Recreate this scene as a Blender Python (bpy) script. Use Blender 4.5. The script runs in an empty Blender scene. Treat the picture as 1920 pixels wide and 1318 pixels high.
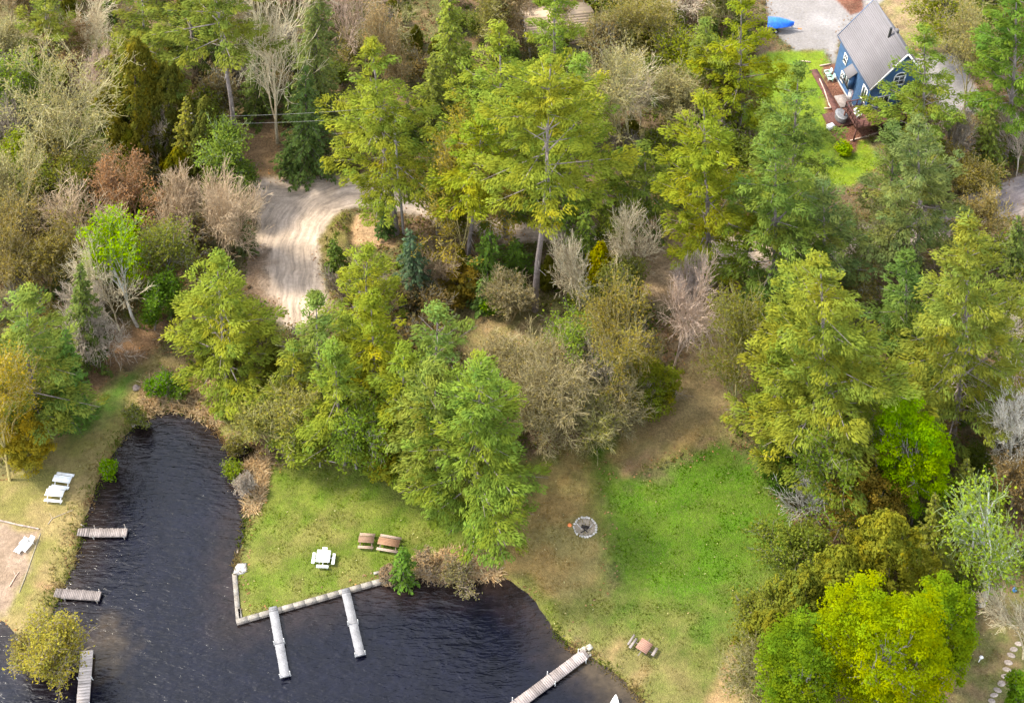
import bpy, math, random
import numpy as np
from mathutils import Vector, Matrix

SC = bpy.context.scene
COL = SC.collection
rng = np.random.default_rng(11)
R = math.radians

# ------------------------------------------------------------------ camera
H_CAM, PITCH, F_PX = 120.0, 52.0, 2600.0
TILT = R(90 - PITCH)
cam_d = bpy.data.cameras.new('camera')
cam = bpy.data.objects.new('camera', cam_d)
COL.objects.link(cam)
cam.location = (0, 0, H_CAM)
cam.rotation_euler = (TILT, 0, 0)
cam_d.sensor_width = 36
cam_d.lens = 36 * F_PX / 1920
cam_d.clip_end = 6000
SC.camera = cam

def ray(px, py):
    dx, dy = (px - 960) / F_PX, (659 - py) / F_PX
    return np.array([dx, dy * math.cos(TILT) + math.sin(TILT), dy * math.sin(TILT) - math.cos(TILT)])

def at(px, py, z=0.0):
    """photo pixel -> point of the horizontal plane at height z"""
    d = ray(px, py)
    t = (z - H_CAM) / d[2]
    return np.array([d[0] * t, d[1] * t, z])

def at_y(px, py, y):
    d = ray(px, py)
    t = y / d[1]
    return np.array([d[0] * t, y, H_CAM + d[2] * t])

def on_plane(px, py, p0, n):
    d = ray(px, py)
    o = np.array([0, 0, H_CAM])
    t = np.dot(np.asarray(p0) - o, n) / np.dot(d, n)
    return o + d * t

# ------------------------------------------------------------------ noise
def _hash(ix, iy, seed):
    h = (ix.astype(np.int64) * 374761393 + iy.astype(np.int64) * 668265263 + seed * 974634777) & 0x7fffffff
    h = ((h ^ (h >> 13)) * 1274126177) & 0x7fffffff
    return ((h ^ (h >> 16)) & 0xffff) / 65535.0

def vnoise(x, y, seed=0):
    ix, iy = np.floor(x), np.floor(y)
    fx, fy = x - ix, y - iy
    fx, fy = fx * fx * (3 - 2 * fx), fy * fy * (3 - 2 * fy)
    a, b = _hash(ix, iy, seed), _hash(ix + 1, iy, seed)
    c, d = _hash(ix, iy + 1, seed), _hash(ix + 1, iy + 1, seed)
    return (a + (b - a) * fx) * (1 - fy) + (c + (d - c) * fx) * fy

def fbm(x, y, seed=0, octs=4):
    s, a, t = 0, 0.5, 0
    for k in range(octs):
        s = s + a * vnoise(x * 2 ** k + 17.3 * k, y * 2 ** k - 9.1 * k, seed + k)
        t += a
        a *= 0.55
    return s / t

def sdf(poly, X, Y):
    """signed distance to a closed polygon, negative inside"""
    p = np.asarray(poly)[:, :2]
    q = np.roll(p, -1, 0)
    best = np.full(X.shape, 1e18)
    inside = np.zeros(X.shape, bool)
    for (ax, ay), (bx, by) in zip(p, q):
        ex, ey = bx - ax, by - ay
        wx, wy = X - ax, Y - ay
        t = np.clip((wx * ex + wy * ey) / (ex * ex + ey * ey + 1e-12), 0, 1)
        best = np.minimum(best, (wx - ex * t) ** 2 + (wy - ey * t) ** 2)
        c = (ay > Y) != (by > Y)
        inside ^= c & (X < (bx - ax) * (Y - ay) / (by - ay + 1e-18) + ax)
    return np.where(inside, -1, 1) * np.sqrt(best)

def smooth(e0, e1, x):
    t = np.clip((x - e0) / (e1 - e0), 0, 1)
    return t * t * (3 - 2 * t)

def gpoly(pts, z=0.0):
    return [at(x, y, z) for x, y in pts]

# ------------------------------------------------------------------ mesh builder
def unit(a):
    return a / (np.linalg.norm(a, axis=-1, keepdims=True) + 1e-12)

class MB:
    def __init__(self):
        self.v, self.f, self.c, self.n = [], [], [], 0
    def add(self, verts, faces, col=(1, 1, 1)):
        verts = np.asarray(verts, float).reshape(-1, 3)
        faces = np.asarray(faces, int)
        self.v.append(verts)
        self.f.append(faces + self.n)
        col = np.asarray(col, float)
        if col.ndim == 1:
            col = np.tile(col, (len(faces), 1))
        self.c.append(col)
        self.n += len(verts)
        return self
    def box(self, c, s, col=(1, 1, 1), ax=None, az=0.0, taper=1.0):
        """box centred at c, size s; ax = 3x3 axes or az = turn about z"""
        if ax is None:
            ca, sa = math.cos(az), math.sin(az)
            ax = np.array([[ca, sa, 0], [-sa, ca, 0], [0, 0, 1]])
        h = np.asarray(s) / 2
        k = np.array([[-1, -1, -1], [1, -1, -1], [1, 1, -1], [-1, 1, -1], [-1, -1, 1], [1, -1, 1], [1, 1, 1], [-1, 1, 1]], float)
        k[4:, :2] *= taper
        v = (k * h) @ np.asarray(ax) + np.asarray(c)
        return self.add(v, [[0, 3, 2, 1], [4, 5, 6, 7], [0, 1, 5, 4], [1, 2, 6, 5], [2, 3, 7, 6], [3, 0, 4, 7]], col)
    def beam(self, p0, p1, w, h, col=(1, 1, 1)):
        p0, p1 = np.asarray(p0, float), np.asarray(p1, float)
        d = p1 - p0
        L = np.linalg.norm(d)
        x = d / L
        s = np.cross([0, 0, 1], x)
        s = np.array([1, 0, 0]) if np.linalg.norm(s) < 1e-6 else s / np.linalg.norm(s)
        return self.box((p0 + p1) / 2, (L, w, h), col, ax=np.array([x, s, np.cross(x, s)]))
    def segs(self, P0, P1, R0, R1, sides=4, col=(1, 1, 1)):
        P0, P1 = np.asarray(P0, float).reshape(-1, 3), np.asarray(P1, float).reshape(-1, 3)
        n = len(P0)
        if n == 0:
            return self
        R0 = np.broadcast_to(np.asarray(R0, float), (n,)); R1 = np.broadcast_to(np.asarray(R1, float), (n,))
        d = unit(P1 - P0)
        ref = np.where(np.abs(d[:, 2:3]) > 0.9, np.array([[1., 0, 0]]), np.array([[0, 0, 1.]]))
        a = unit(np.cross(d, ref)); b = np.cross(d, a)
        th = np.arange(sides) * 2 * math.pi / sides
        ring = a[:, None, :] * np.cos(th)[None, :, None] + b[:, None, :] * np.sin(th)[None, :, None]
        v0 = P0[:, None, :] + ring * R0[:, None, None]
        v1 = P1[:, None, :] + ring * R1[:, None, None]
        V = np.concatenate([v0, v1], 1).reshape(-1, 3)
        k = np.arange(sides); k2 = (k + 1) % sides
        q = np.stack([k, k2, k2 + sides, k + sides], 1)
        F = (q[None] + (np.arange(n) * 2 * sides)[:, None, None]).reshape(-1, 4)
        col = np.asarray(col, float)
        if col.ndim == 2:
            col = np.repeat(col, sides, 0)
        return self.add(V, F, col)
    def tube(self, pts, radii, sides=8, col=(1, 1, 1), caps=True):
        pts = np.asarray(pts, float)
        n = len(pts)
        radii = np.broadcast_to(np.asarray(radii, float), (n,))
        t = np.gradient(pts, axis=0); t = unit(t)
        ref = np.array([0, 0, 1.]) if abs(t[0][2]) < 0.9 else np.array([1., 0, 0])
        a = unit(np.cross(t, ref)); b = np.cross(t, a)
        th = np.arange(sides) * 2 * math.pi / sides
        V = pts[:, None] + (a[:, None] * np.cos(th)[None, :, None] + b[:, None] * np.sin(th)[None, :, None]) * radii[:, None, None]
        k = np.arange(sides); k2 = (k + 1) % sides
        q = np.stack([k, k2, k2 + sides, k + sides], 1)
        F = (q[None] + (np.arange(n - 1) * sides)[:, None, None]).reshape(-1, 4)
        self.add(V.reshape(-1, 3), F, col)
        if caps:
            for e, i in ((0, -1), (n - 1, 1)):
                c = pts[e]
                vv = np.vstack([V[e], c])
                ff = [[j, (j + 1) % sides, sides, sides] for j in range(sides)]
                self.add(vv, [[f[0], f[1], f[2]] for f in ff], col)
        return self
    def lathe(self, c, prof, sides=16, col=(1, 1, 1), sx=1.0, sy=1.0):
        th = np.arange(sides) * 2 * math.pi / sides
        V = np.array([[c[0] + r * math.cos(t) * sx, c[1] + r * math.sin(t) * sy, c[2] + z] for r, z in prof for t in th])
        k = np.arange(sides); k2 = (k + 1) % sides
        q = np.stack([k, k2, k2 + sides, k + sides], 1)
        F = (q[None] + (np.arange(len(prof) - 1) * sides)[:, None, None]).reshape(-1, 4)
        return self.add(V, F, col)
    def cards(self, P, N, L, W, T=None, col=(1, 1, 1), g=None):
        """diamond shaped leaf / needle-tuft faces"""
        g = g or rng
        P = np.asarray(P, float); n = len(P)
        if n == 0:
            return self
        N = unit(np.asarray(N, float))
        T = g.normal(size=(n, 3)) if T is None else np.asarray(T, float) + g.normal(size=(n, 3)) * 0.15
        T = unit(T - N * np.sum(T * N, 1, keepdims=True))
        B = np.cross(N, T)
        L = np.broadcast_to(np.asarray(L, float), (n,))[:, None]; W = np.broadcast_to(np.asarray(W, float), (n,))[:, None]
        o = (g.random((n, 1)) - 0.5) * 0.3 * L
        V = np.stack([P - T * L * .5, P + B * W * .5 + T * o, P + T * L * .5, P - B * W * .5 + T * o], 1).reshape(-1, 3)
        F = np.arange(4 * n).reshape(-1, 4)
        return self.add(V, F, col)
    def build(self, name, mat, parent=None, smooth_=False, xf=None):
        me = bpy.data.meshes.new(name)
        V = np.concatenate(self.v) if self.v else np.zeros((0, 3))
        if xf is not None:
            V = xf(V)
        sizes = np.concatenate([np.full(len(f), f.shape[1]) for f in self.f]) if self.f else np.zeros(0, int)
        loops = np.concatenate([f.reshape(-1) for f in self.f]) if self.f else np.zeros(0, int)
        starts = np.concatenate([[0], np.cumsum(sizes)[:-1]]) if len(sizes) else sizes
        me.vertices.add(len(V)); me.vertices.foreach_set('co', V.astype(np.float32).reshape(-1))
        me.loops.add(len(loops)); me.loops.foreach_set('vertex_index', loops.astype(np.int32))
        me.polygons.add(len(sizes)); me.polygons.foreach_set('loop_start', starts.astype(np.int32))
        try:
            me.polygons.foreach_set('loop_total', sizes.astype(np.int32))
        except Exception:
            pass
        c = np.concatenate(self.c) if self.c else np.zeros((0, 3))
        a = me.attributes.new('Col', 'FLOAT_COLOR', 'FACE')
        a.data.foreach_set('color', np.concatenate([c, np.ones((len(c), 1))], 1).astype(np.float32).reshape(-1))
        if smooth_:
            me.polygons.foreach_set('use_smooth', np.ones(len(sizes), bool))
        me.update(calc_edges=True)
        me.validate()
        me.materials.append(mat)
        o = bpy.data.objects.new(name, me)
        COL.objects.link(o)
        if parent is not None:
            o.parent = parent
        return o

def tag(o, label=None, cat=None, group=None, kind=None):
    if label: o['label'] = label
    if cat: o['category'] = cat
    if group: o['group'] = group
    if kind: o['kind'] = kind
    return o

def thing(name, loc, label, cat, rz=0.0, group=None):
    o = bpy.data.objects.new(name, None)
    COL.objects.link(o)
    o.location = [float(v) for v in loc]
    o.rotation_euler = (0, 0, rz)
    o.empty_display_size = 0.3
    return tag(o, label, cat, group)

# ------------------------------------------------------------------ materials
def newmat(name):
    m = bpy.data.materials.new(name)
    m.use_nodes = True
    nt = m.node_tree
    nt.nodes.clear()
    out = nt.nodes.new('ShaderNodeOutputMaterial')
    def N(t, **k):
        n = nt.nodes.new('ShaderNode' + t)
        for a, b in k.items():
            setattr(n, a, b)
        return n
    return m, nt, N, out, nt.links.new

def noise_mul(nt, N, link, col_socket, scales, lo, hi, coord='Object'):
    """multiply a colour by object-space noise at several scales"""
    tc = N('TexCoord')
    cur = col_socket
    last = None
    for s in scales:
        nz = N('TexNoise'); nz.inputs['Scale'].default_value = s; nz.inputs['Detail'].default_value = 4
        link(tc.outputs[coord], nz.inputs['Vector'])
        mr = N('MapRange'); mr.inputs[1].default_value = 0.3; mr.inputs[2].default_value = 0.7
        mr.inputs[3].default_value = lo; mr.inputs[4].default_value = hi
        link(nz.outputs['Fac'], mr.inputs[0])
        mx = N('Mix', data_type='RGBA', blend_type='MULTIPLY'); mx.inputs[0].default_value = 1
        link(cur, mx.inputs[6]); link(mr.outputs[0], mx.inputs[7])
        cur = mx.outputs[2]
        last = nz
    return cur, last

def mat_vc(name, rough=0.7, scales=(3, 14), lo=0.8, hi=1.2, bump=0.0, bscale=30, spec=0.3, metal=0.0):
    """procedural material whose base tone is the face colour 'Col', broken up by noise"""
    m, nt, N, out, link = newmat(name)
    at_ = N('Attribute', attribute_name='Col')
    p = N('BsdfPrincipled')
    p.inputs['Roughness'].default_value = rough
    p.inputs['Specular IOR Level'].default_value = spec
    p.inputs['Metallic'].default_value = metal
    c, _ = noise_mul(nt, N, link, at_.outputs['Color'], scales, lo, hi)
    link(c, p.inputs['Base Color'])
    if bump:
        nz = N('TexNoise'); nz.inputs['Scale'].default_value = bscale
        tc = N('TexCoord'); link(tc.outputs['Object'], nz.inputs['Vector'])
        b = N('Bump'); b.inputs['Strength'].default_value = bump; b.inputs['Distance'].default_value = 0.05
        link(nz.outputs['Fac'], b.inputs['Height']); link(b.outputs['Normal'], p.inputs['Normal'])
    link(p.outputs[0], out.inputs['Surface'])
    return m

def mat_leaf(name, trans=0.35):
    m, nt, N, out, link = newmat(name)
    at_ = N('Attribute', attribute_name='Col')
    d = N('BsdfDiffuse'); t = N('BsdfTranslucent')
    mx = N('MixShader'); mx.inputs[0].default_value = trans
    h0 = N('HueSaturation'); h0.inputs['Saturation'].default_value = 1.06; h0.inputs['Value'].default_value = 1.05
    link(at_.outputs['Color'], h0.inputs['Color']); link(h0.outputs['Color'], d.inputs['Color'])
    hs = N('HueSaturation'); hs.inputs['Saturation'].default_value = 1.1; hs.inputs['Value'].default_value = 1.15
    link(at_.outputs['Color'], hs.inputs['Color']); link(hs.outputs['Color'], t.inputs['Color'])
    link(d.outputs[0], mx.inputs[1]); link(t.outputs[0], mx.inputs[2])
    link(mx.outputs[0], out.inputs['Surface'])
    return m

M_LEAF = mat_leaf('leaf', 0.42)
M_NEEDLE = mat_leaf('needles', 0.38)
M_BARK = mat_vc('bark', 0.9, (2.0, 12), 0.7, 1.3, 0.6, 14, 0.1)
M_WOOD = mat_vc('weathered_wood', 0.75, (1.5, 20), 0.85, 1.15, 0.3, 40, 0.25)
M_PAINT = mat_vc('painted_surface', 0.5, (1.0, 8), 0.94, 1.05, 0.0, 30, 0.4)
M_STONE = mat_vc('stone', 0.85, (2, 9), 0.75, 1.2, 0.6, 12, 0.2)
M_METAL = mat_vc('painted_metal', 0.4, (2, 10), 0.92, 1.06, 0.0, 30, 0.5)
M_TARP = mat_vc('tarpaulin', 0.35, (2, 6), 0.75, 1.25, 0.5, 5, 0.5)
M_ROOF = mat_vc('shingles', 0.9, (.5, 12), 0.93, 1.07, 0.4, 16, 0.15)
def glass():
    m, nt, N, out, link = newmat('window_glass')
    p = N('BsdfPrincipled'); p.inputs['Base Color'].default_value = (0.03, 0.04, 0.045, 1)
    p.inputs['Roughness'].default_value = 0.08; p.inputs['Specular IOR Level'].default_value = 0.6
    link(p.outputs[0], out.inputs['Surface'])
    return m
M_GLASS = glass()
# ------------------------------------------------------------------ vegetation generators
# every generator works in metres with the base of the plant at the origin

def fleck(g, n, base, amt=0.16, hue=0.08):
    """n leaf colours scattered about a base tone"""
    base = np.asarray(base, float)
    k = 1 + g.normal(size=(n, 1)) * amt
    h = g.normal(size=(n, 1)) * hue
    c = base[None] * np.clip(k, 0.5, 1.6) * np.concatenate([1 + h, 1 + 0.1 * h, 1 - h], 1)
    return np.clip(c, 0.003, 0.6)

def plumes(mb, g, C, A, Bz, ncard, L, W, base, up=0.9, T=None, clump=0.14):
    """flattened clumps of needle tufts / leaves about the centres C"""
    n = len(C)
    if n == 0:
        return
    A = np.broadcast_to(A, (n,)); Bz = np.broadcast_to(Bz, (n,))
    ids = np.repeat(np.arange(n), ncard)
    m = len(ids)
    d = unit(g.normal(size=(m, 3)))
    d[:, 2] = np.where(g.random(m) < 0.7, np.abs(d[:, 2]), d[:, 2])
    rad = g.random(m) ** 0.4
    off = d * rad[:, None] * np.stack([A[ids], A[ids], Bz[ids]], 1)
    P = C[ids] + off
    N = d * 0.8 + np.array([0, 0, up]) + g.normal(size=(m, 3)) * 0.35
    tone = fleck(g, n, base, clump, 0.07)
    q = vnoise(C[:, 0] * .33 + 40, C[:, 1] * .33 + C[:, 2] * .2 + 7, 5)[:, None]
    tone = tone * (np.array([.86, .95, 1.0]) + np.array([.3, .1, -.05]) * q)
    col = fleck(g, m, (1, 1, 1), 0.13, 0.03)
    col = np.clip(tone[ids] * col, 0.003, 0.6)
    Tt = None
    if T is not None:
        Tt = T[ids] + d * 0.8
    mb.cards(P, N, L * g.uniform(.7, 1.25, m), W * g.uniform(.7, 1.25, m), Tt, col, g)

def wobble_trunk(g, H, r0, n=9, amp=0.012):
    z = np.linspace(0, 1, n)
    x = np.cumsum(g.normal(size=n)) * amp * H * 0.4; y = np.cumsum(g.normal(size=n)) * amp * H * 0.4
    x -= x[0]; y -= y[0]
    return np.stack([x * (z > 0), y * (z > 0), z * H], 1), r0 * (1 - z * 0.93) ** 0.9

def gen_pine(g, H, Rd, base, cb=0.3, bark=(.16, .125, .11), dens=1.0, open_=0.0):
    tr, cr = MB(), MB()
    r0 = 0.0085 * H + 0.09
    pts, rad = wobble_trunk(g, H, r0, 10, 0.006)
    tr.tube(pts, rad, 7, bark)
    nw = max(9, int(H * (1 - cb) / 1.5))
    lob, lob2 = g.uniform(0, 6.28), g.uniform(0, 6.28)
    C, A, B, T = [], [], [], []
    P0, P1, R0_, R1_ = [], [], [], []
    for i in range(nw):
        t = (i + g.uniform(-.3, .3)) / (nw - 1)
        t = min(max(t, 0), 1)
        z = H * (cb + (1 - cb) * t * 0.985)
        prof = (1 - t ** 1.5) ** 0.9 * (0.74 + 0.26 * min(1, t / 0.2)) * 1.06
        k = 4 + int(g.random() * 2.4) if t < 0.93 else 4
        a0 = g.uniform(0, 6.28)
        ax = np.array([np.interp(z, pts[:, 2], pts[:, 0]), np.interp(z, pts[:, 2], pts[:, 1]), z])
        for j in range(k):
            if g.random() < open_:
                continue
            az = a0 + j * 6.283 / k + g.uniform(-.45, .45)
            L = Rd * prof * g.uniform(.58, 1.18) * (1 + .17 * math.sin(2 * az + lob) + .1 * math.sin(3 * az + lob2)) + 0.35
            el = R(-6 + 38 * t + g.uniform(-8, 10))
            d = np.array([math.cos(az) * math.cos(el), math.sin(az) * math.cos(el), math.sin(el)])
            tip = ax + d * L + np.array([0, 0, 0.06 * L])
            P0.append(ax); P1.append(tip); R0_.append(min(.025 + 0.009 * L, rad[0] * .4)); R1_.append(.015)
            s = np.array([-d[1], d[0], 0.0])
            ns = max(2, int(L / 0.85))
            for q in range(ns):
                f = 0.16 + 0.84 * (q + g.uniform(.2, .8)) / ns
                if f < 0.4 and t < .45 and g.random() < .6:
                    continue
                wdt = 0.34 * L * (1.05 - abs(f - .62)) * 0.75
                nlat = 1 + int(wdt / 0.62)
                for _ in range(nlat):
                    lat = g.uniform(-1, 1) * wdt
                    c = ax + (tip - ax) * f + s * lat + np.array([0, 0, g.uniform(-.15, .2) - .05 * abs(lat)])
                    C.append(c); A.append(g.uniform(.55, .95)); B.append(g.uniform(.26, .46)); T.append(d + s * (.6 * np.sign(lat)) + np.array([0, 0, .25]))
    C, A, B, T = map(np.array, (C, A, B, T))
    # soften the random whole: drop a few plumes so the light gets in
    keep = g.random(len(C)) < 0.93
    C, A, B, T = C[keep], A[keep], B[keep], T[keep]
    plumes(cr, g, C, A, B, int(37 * dens), 0.48, 0.145, base, 0.75, T)
    tr.segs(P0, P1, R0_, R1_, 4, bark)
    # dead stubs below the crown
    n = 10
    z = g.uniform(.35 * cb, cb, n) * H; az = g.uniform(0, 6.28, n); L = g.uniform(.5, 1.6, n)
    P = np.stack([np.interp(z, pts[:, 2], pts[:, 0]), np.interp(z, pts[:, 2], pts[:, 1]), z], 1)
    tr.segs(P, P + np.stack([np.cos(az) * L, np.sin(az) * L, g.uniform(-.3, .2, n)], 1), .035, .012, 3, (.3, .27, .25))
    return tr, cr

def gen_spruce(g, H, Rd, base, cb=0.06, bark=(.12, .1, .085), dens=1.0, droop=14, pw=.85):
    tr, cr = MB(), MB()
    pts, rad = wobble_trunk(g, H, 0.011 * H + .06, 8, 0.004)
    tr.tube(pts, rad, 6, bark)
    nw = max(10, int(H / 0.62))
    P, T, N = [], [], []
    P0, P1 = [], []
    for i in range(nw):
        t = (i + g.uniform(-.3, .3)) / nw
        t = min(max(t, 0.0), .995)
        z = H * (cb + (1 - cb) * t)
        L0 = Rd * (1 - t) ** pw + .12
        k = 6 if t < .85 else 4
        a0 = g.uniform(0, 6.28)
        ax = np.array([np.interp(z, pts[:, 2], pts[:, 0]), np.interp(z, pts[:, 2], pts[:, 1]), z])
        for j in range(k):
            az = a0 + j * 6.283 / k + g.uniform(-.3, .3)
            L = L0 * g.uniform(.62, 1.15)
            el = R(-droop + 30 * t + g.uniform(-7, 7))
            d = np.array([math.cos(az) * math.cos(el), math.sin(az) * math.cos(el), math.sin(el)])
            s = np.array([-d[1], d[0], 0])
            P0.append(ax); P1.append(ax + d * L * .95)
            m = max(4, int(L * 15 * dens))
            f = g.random(m) ** .7
            lat = g.uniform(-1, 1, m) * (1.06 - f) * L * .42
            sag = -0.12 * L * f ** 2
            P.append(ax + d * (f * L)[:, None] + s * lat[:, None] + np.stack([0 * f, 0 * f, sag + g.uniform(-.16, .16, m) - .15 * np.abs(lat)], 1))
            T.append(d + s * (np.sign(lat) * .8)[:, None] + np.array([0, 0, -.15]))
            N.append(np.tile(np.array([d[0] * .5, d[1] * .5, .9]), (m, 1)) + g.normal(size=(m, 3)) * .3)
    P, T, N = map(np.concatenate, (P, T, N))
    m = len(P)
    cell = vnoise(P[:, 0] * .9 + 50, P[:, 2] * .9 + P[:, 1] * .7, 3)[:, None]
    col = np.clip(fleck(g, m, base, .16, .05) * (0.75 + .5 * cell), .003, .6)
    cr.cards(P, N, .46 * g.uniform(.7, 1.3, m), .2 * g.uniform(.7, 1.3, m), T, col, g)
    tr.segs(P0, P1, .035, .012, 3, bark)
    return tr, cr

def gen_cedar(g, H, Rd, base, bark=(.17, .13, .1), dens=1.0, spires=7):
    """dense dark cone made of many upright sprays, ragged in outline"""
    tr, cr = MB(), MB()
    pts, rad = wobble_trunk(g, H, 0.011 * H + .06, 7, .005)
    tr.tube(pts, rad, 6, bark)
    C, A, B = [], [], []
    n = int(70 + H * Rd * 3.2)
    for _ in range(n):
        t = g.random() ** 1.15
        prof = (1 - t) ** .62 * min(1, .55 + t * 2.2)
        az = g.uniform(0, 6.28)
        lob = 1 + .2 * math.sin(3 * az + spires) + .12 * math.sin(5 * az + 2 * spires)
        r = Rd * prof * lob * g.uniform(.55, 1.0) ** .7
        C.append((r * math.cos(az), r * math.sin(az), H * (.08 + .9 * t)))
        A.append(g.uniform(.32, .6) * (0.75 + .1 * Rd)); B.append(g.uniform(.55, 1.05))
    C = np.array(C)
    T = np.stack([C[:, 0] * .25, C[:, 1] * .25, np.full(len(C), 1.0)], 1)
    nc = int(46 * dens)
    ids = np.repeat(np.arange(n), nc); m = len(ids)
    d = unit(g.normal(size=(m, 3)))
    rad_ = g.random(m) ** .45
    A, B = np.array(A), np.array(B)
    zf = d[:, 2] * rad_
    taper = np.clip(1 - .75 * np.maximum(zf, 0), .2, 1)
    P = C[ids] + d * rad_[:, None] * np.stack([A[ids] * taper, A[ids] * taper, B[ids]], 1)
    out = unit(C[ids] * np.array([1, 1, 0]) + 1e-3)
    N = d * .7 + out * .45 + np.array([0, 0, .45]) + g.normal(size=(m, 3)) * .3
    col = np.clip(fleck(g, n, base, .15, .08)[ids] * fleck(g, m, (1, 1, 1), .13, .03), .003, .6)
    cr.cards(P, N, .38 * g.uniform(.7, 1.25, m), .17 * g.uniform(.7, 1.25, m), T[ids], col, g)
    # small fans at the outline
    return tr, cr

def skeleton(g, H, Rd, levels=4, fork=0.3, up=0.35, kids=(6, 5, 4, 3), spread=38, stems=1, curl=.16):
    """branching skeleton fitted to height H and radius Rd -> arrays p0,p1,level,order"""
    rr = random.Random(int(g.integers(1 << 30)))
    S = []
    def vec(d, ang):
        ang = math.radians(ang)
        x, y, z = d
        ref = (1, 0, 0) if abs(z) > .8 else (0, 0, 1)
        ax = (y * ref[2] - z * ref[1], z * ref[0] - x * ref[2], x * ref[1] - y * ref[0])
        l = math.sqrt(sum(v * v for v in ax)) or 1
        ax = [v / l for v in ax]
        bx = (y * ax[2] - z * ax[1], z * ax[0] - x * ax[2], x * ax[1] - y * ax[0])
        th = rr.uniform(0, 6.2832)
        s, c = math.sin(ang), math.cos(ang)
        return [d[i] * c + (ax[i] * math.cos(th) + bx[i] * math.sin(th)) * s for i in range(3)]
    def grow(p, d, L, lev):
        ns = 4 if lev == 0 else (3 if lev < 3 else 2)
        step = L / ns
        k = kids[lev] if lev < levels else 0
        for i in range(ns):
            d = [d[0] + rr.gauss(0, curl), d[1] + rr.gauss(0, curl), d[2] + rr.gauss(0, curl * .7) + up * .16]
            l = math.sqrt(sum(v * v for v in d)); d = [v / l for v in d]
            q = [p[j] + d[j] * step for j in range(3)]
            S.append((p, q, lev, (i + 1) / ns))
            frac = (i + 1) / ns
            if k and (lev > 0 or frac >= fork):
                nn = k / ns if lev else k / max(1, ns * (1 - fork) + 1)
                c = int(nn) + (1 if rr.random() < nn - int(nn) else 0)
                if frac == 1.0:
                    c += 1
                for _ in range(c):
                    grow(q, vec(d, rr.gauss(spread, 10)), L * rr.uniform(.5, .78) * (1.15 - .4 * frac if lev == 0 else 1), lev + 1)
            p = q
    for s in range(stems):
        d0 = vec([0, 0, 1], 4 if stems == 1 else rr.uniform(6, 26))
        grow([rr.gauss(0, .04) * (stems > 1), rr.gauss(0, .04) * (stems > 1), 0], d0, 1.0 * rr.uniform(.85, 1), 0)
    p0 = np.array([s[0] for s in S]); p1 = np.array([s[1] for s in S])
    lev = np.array([s[2] for s in S]); fr = np.array([s[3] for s in S])
    sz = H / np.percentile(p1[:, 2], 99.7)
    rad = np.hypot(p1[:, 0] - np.median(p1[:, 0]) * 0, p1[:, 1])
    sr = Rd / np.percentile(rad, 84)
    sc = np.array([sr, sr, sz])
    return p0 * sc, p1 * sc, lev, fr

def gen_broad(g, H, Rd, base, leaves=0.5, bark=(.3, .27, .235), levels=4, leaf=(.26, .17), stems=1, fork=.3, spread=38, up=.35, twig=.022, jit=.28, kids=(6, 5, 4, 3), twigcol=None, thick=1.0):
    tr, cr = MB(), MB()
    p0, p1, lev, fr = skeleton(g, H, Rd, levels, fork, up, kids, spread, stems)
    r0 = (0.009 * H + .05) * thick
    rl = np.array([r0, r0 * .5, r0 * .27, max(twig * 1.2, r0 * .13), twig])
    ra = rl[lev] * (1 - (fr - .25) * .55)
    rb = rl[lev] * (1 - fr * .55)
    b = np.asarray(bark)
    n = len(p0)
    cols = fleck(g, n, b, .12, .03)
    big = lev <= 1
    if twigcol is not None:
        cols[lev >= 3] = fleck(g, int((lev >= 3).sum()), twigcol, .12, .03)
    tr.segs(p0[big], p1[big], ra[big], rb[big], 5, cols[big])
    tr.segs(p0[~big], p1[~big], np.maximum(ra[~big], twig * .8), np.maximum(rb[~big], twig * .55), 3, cols[~big])
    tips = lev >= levels - 1
    a, c = p0[tips], p1[tips]
    m = int(leaves * 5200)
    if m:
        i = g.integers(0, len(a), m)
        P = a[i] + (c[i] - a[i]) * g.random((m, 1)) + g.normal(size=(m, 3)) * jit
        cell = fleck(g, len(a), base, .13, .06)
        col = np.clip(cell[i] * fleck(g, m, (1, 1, 1), .15, .04), .003, .6)
        N = np.array([0, 0, .8]) + g.normal(size=(m, 3)) * .6
        cr.cards(P, N, leaf[0] * g.uniform(.6, 1.3, m), leaf[1] * g.uniform(.6, 1.3, m), None, col, g)
    return tr, cr

def gen_dome(g, H, Rd, base, low=.25, bark=(.25, .22, .2), dens=1.0, leaf=(.24, .155), lump=.32, clump=.12):
    """full rounded leafy crown: limbs plus leaf clumps through the shell of an uneven dome"""
    tr, cr = MB(), MB()
    p0, p1, lev, fr = skeleton(g, H * .86, Rd * .62, 3, .25, .3, (6, 4, 3, 2), 42)
    r0 = .01 * H + .06
    rl = np.array([r0, r0 * .5, r0 * .28, .03])
    tr.segs(p0, p1, rl[lev] * (1.1 - fr * .3), rl[lev] * (1 - fr * .5), 4, fleck(g, len(p0), bark, .1, .02))
    n = int((60 + Rd * H * 6.0) * dens)
    d = unit(g.normal(size=(n, 3)))
    az = np.arctan2(d[:, 1], d[:, 0]); el = np.arcsin(d[:, 2])
    ph = g.uniform(0, 6.28, 4)
    lob = 1 + lump * (np.sin(2 * az + ph[0]) * .35 + np.sin(3 * az + ph[1] + 2 * el) * .4 + np.sin(5 * az + ph[2] + 3 * el) * .35)
    rad = g.random(n) ** .28 * lob
    hc = H * (low + (1 - low) * .48)
    C = d * rad[:, None] * np.array([Rd, Rd, H * (1 - low) * .52]) * .93 + np.array([0, 0, hc])
    A = g.uniform(.4, .85, n) * (.7 + .07 * Rd)
    plumes(cr, g, C, A, A * .62, 38, leaf[0], leaf[1], base, .7, None, clump)
    return tr, cr

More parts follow.
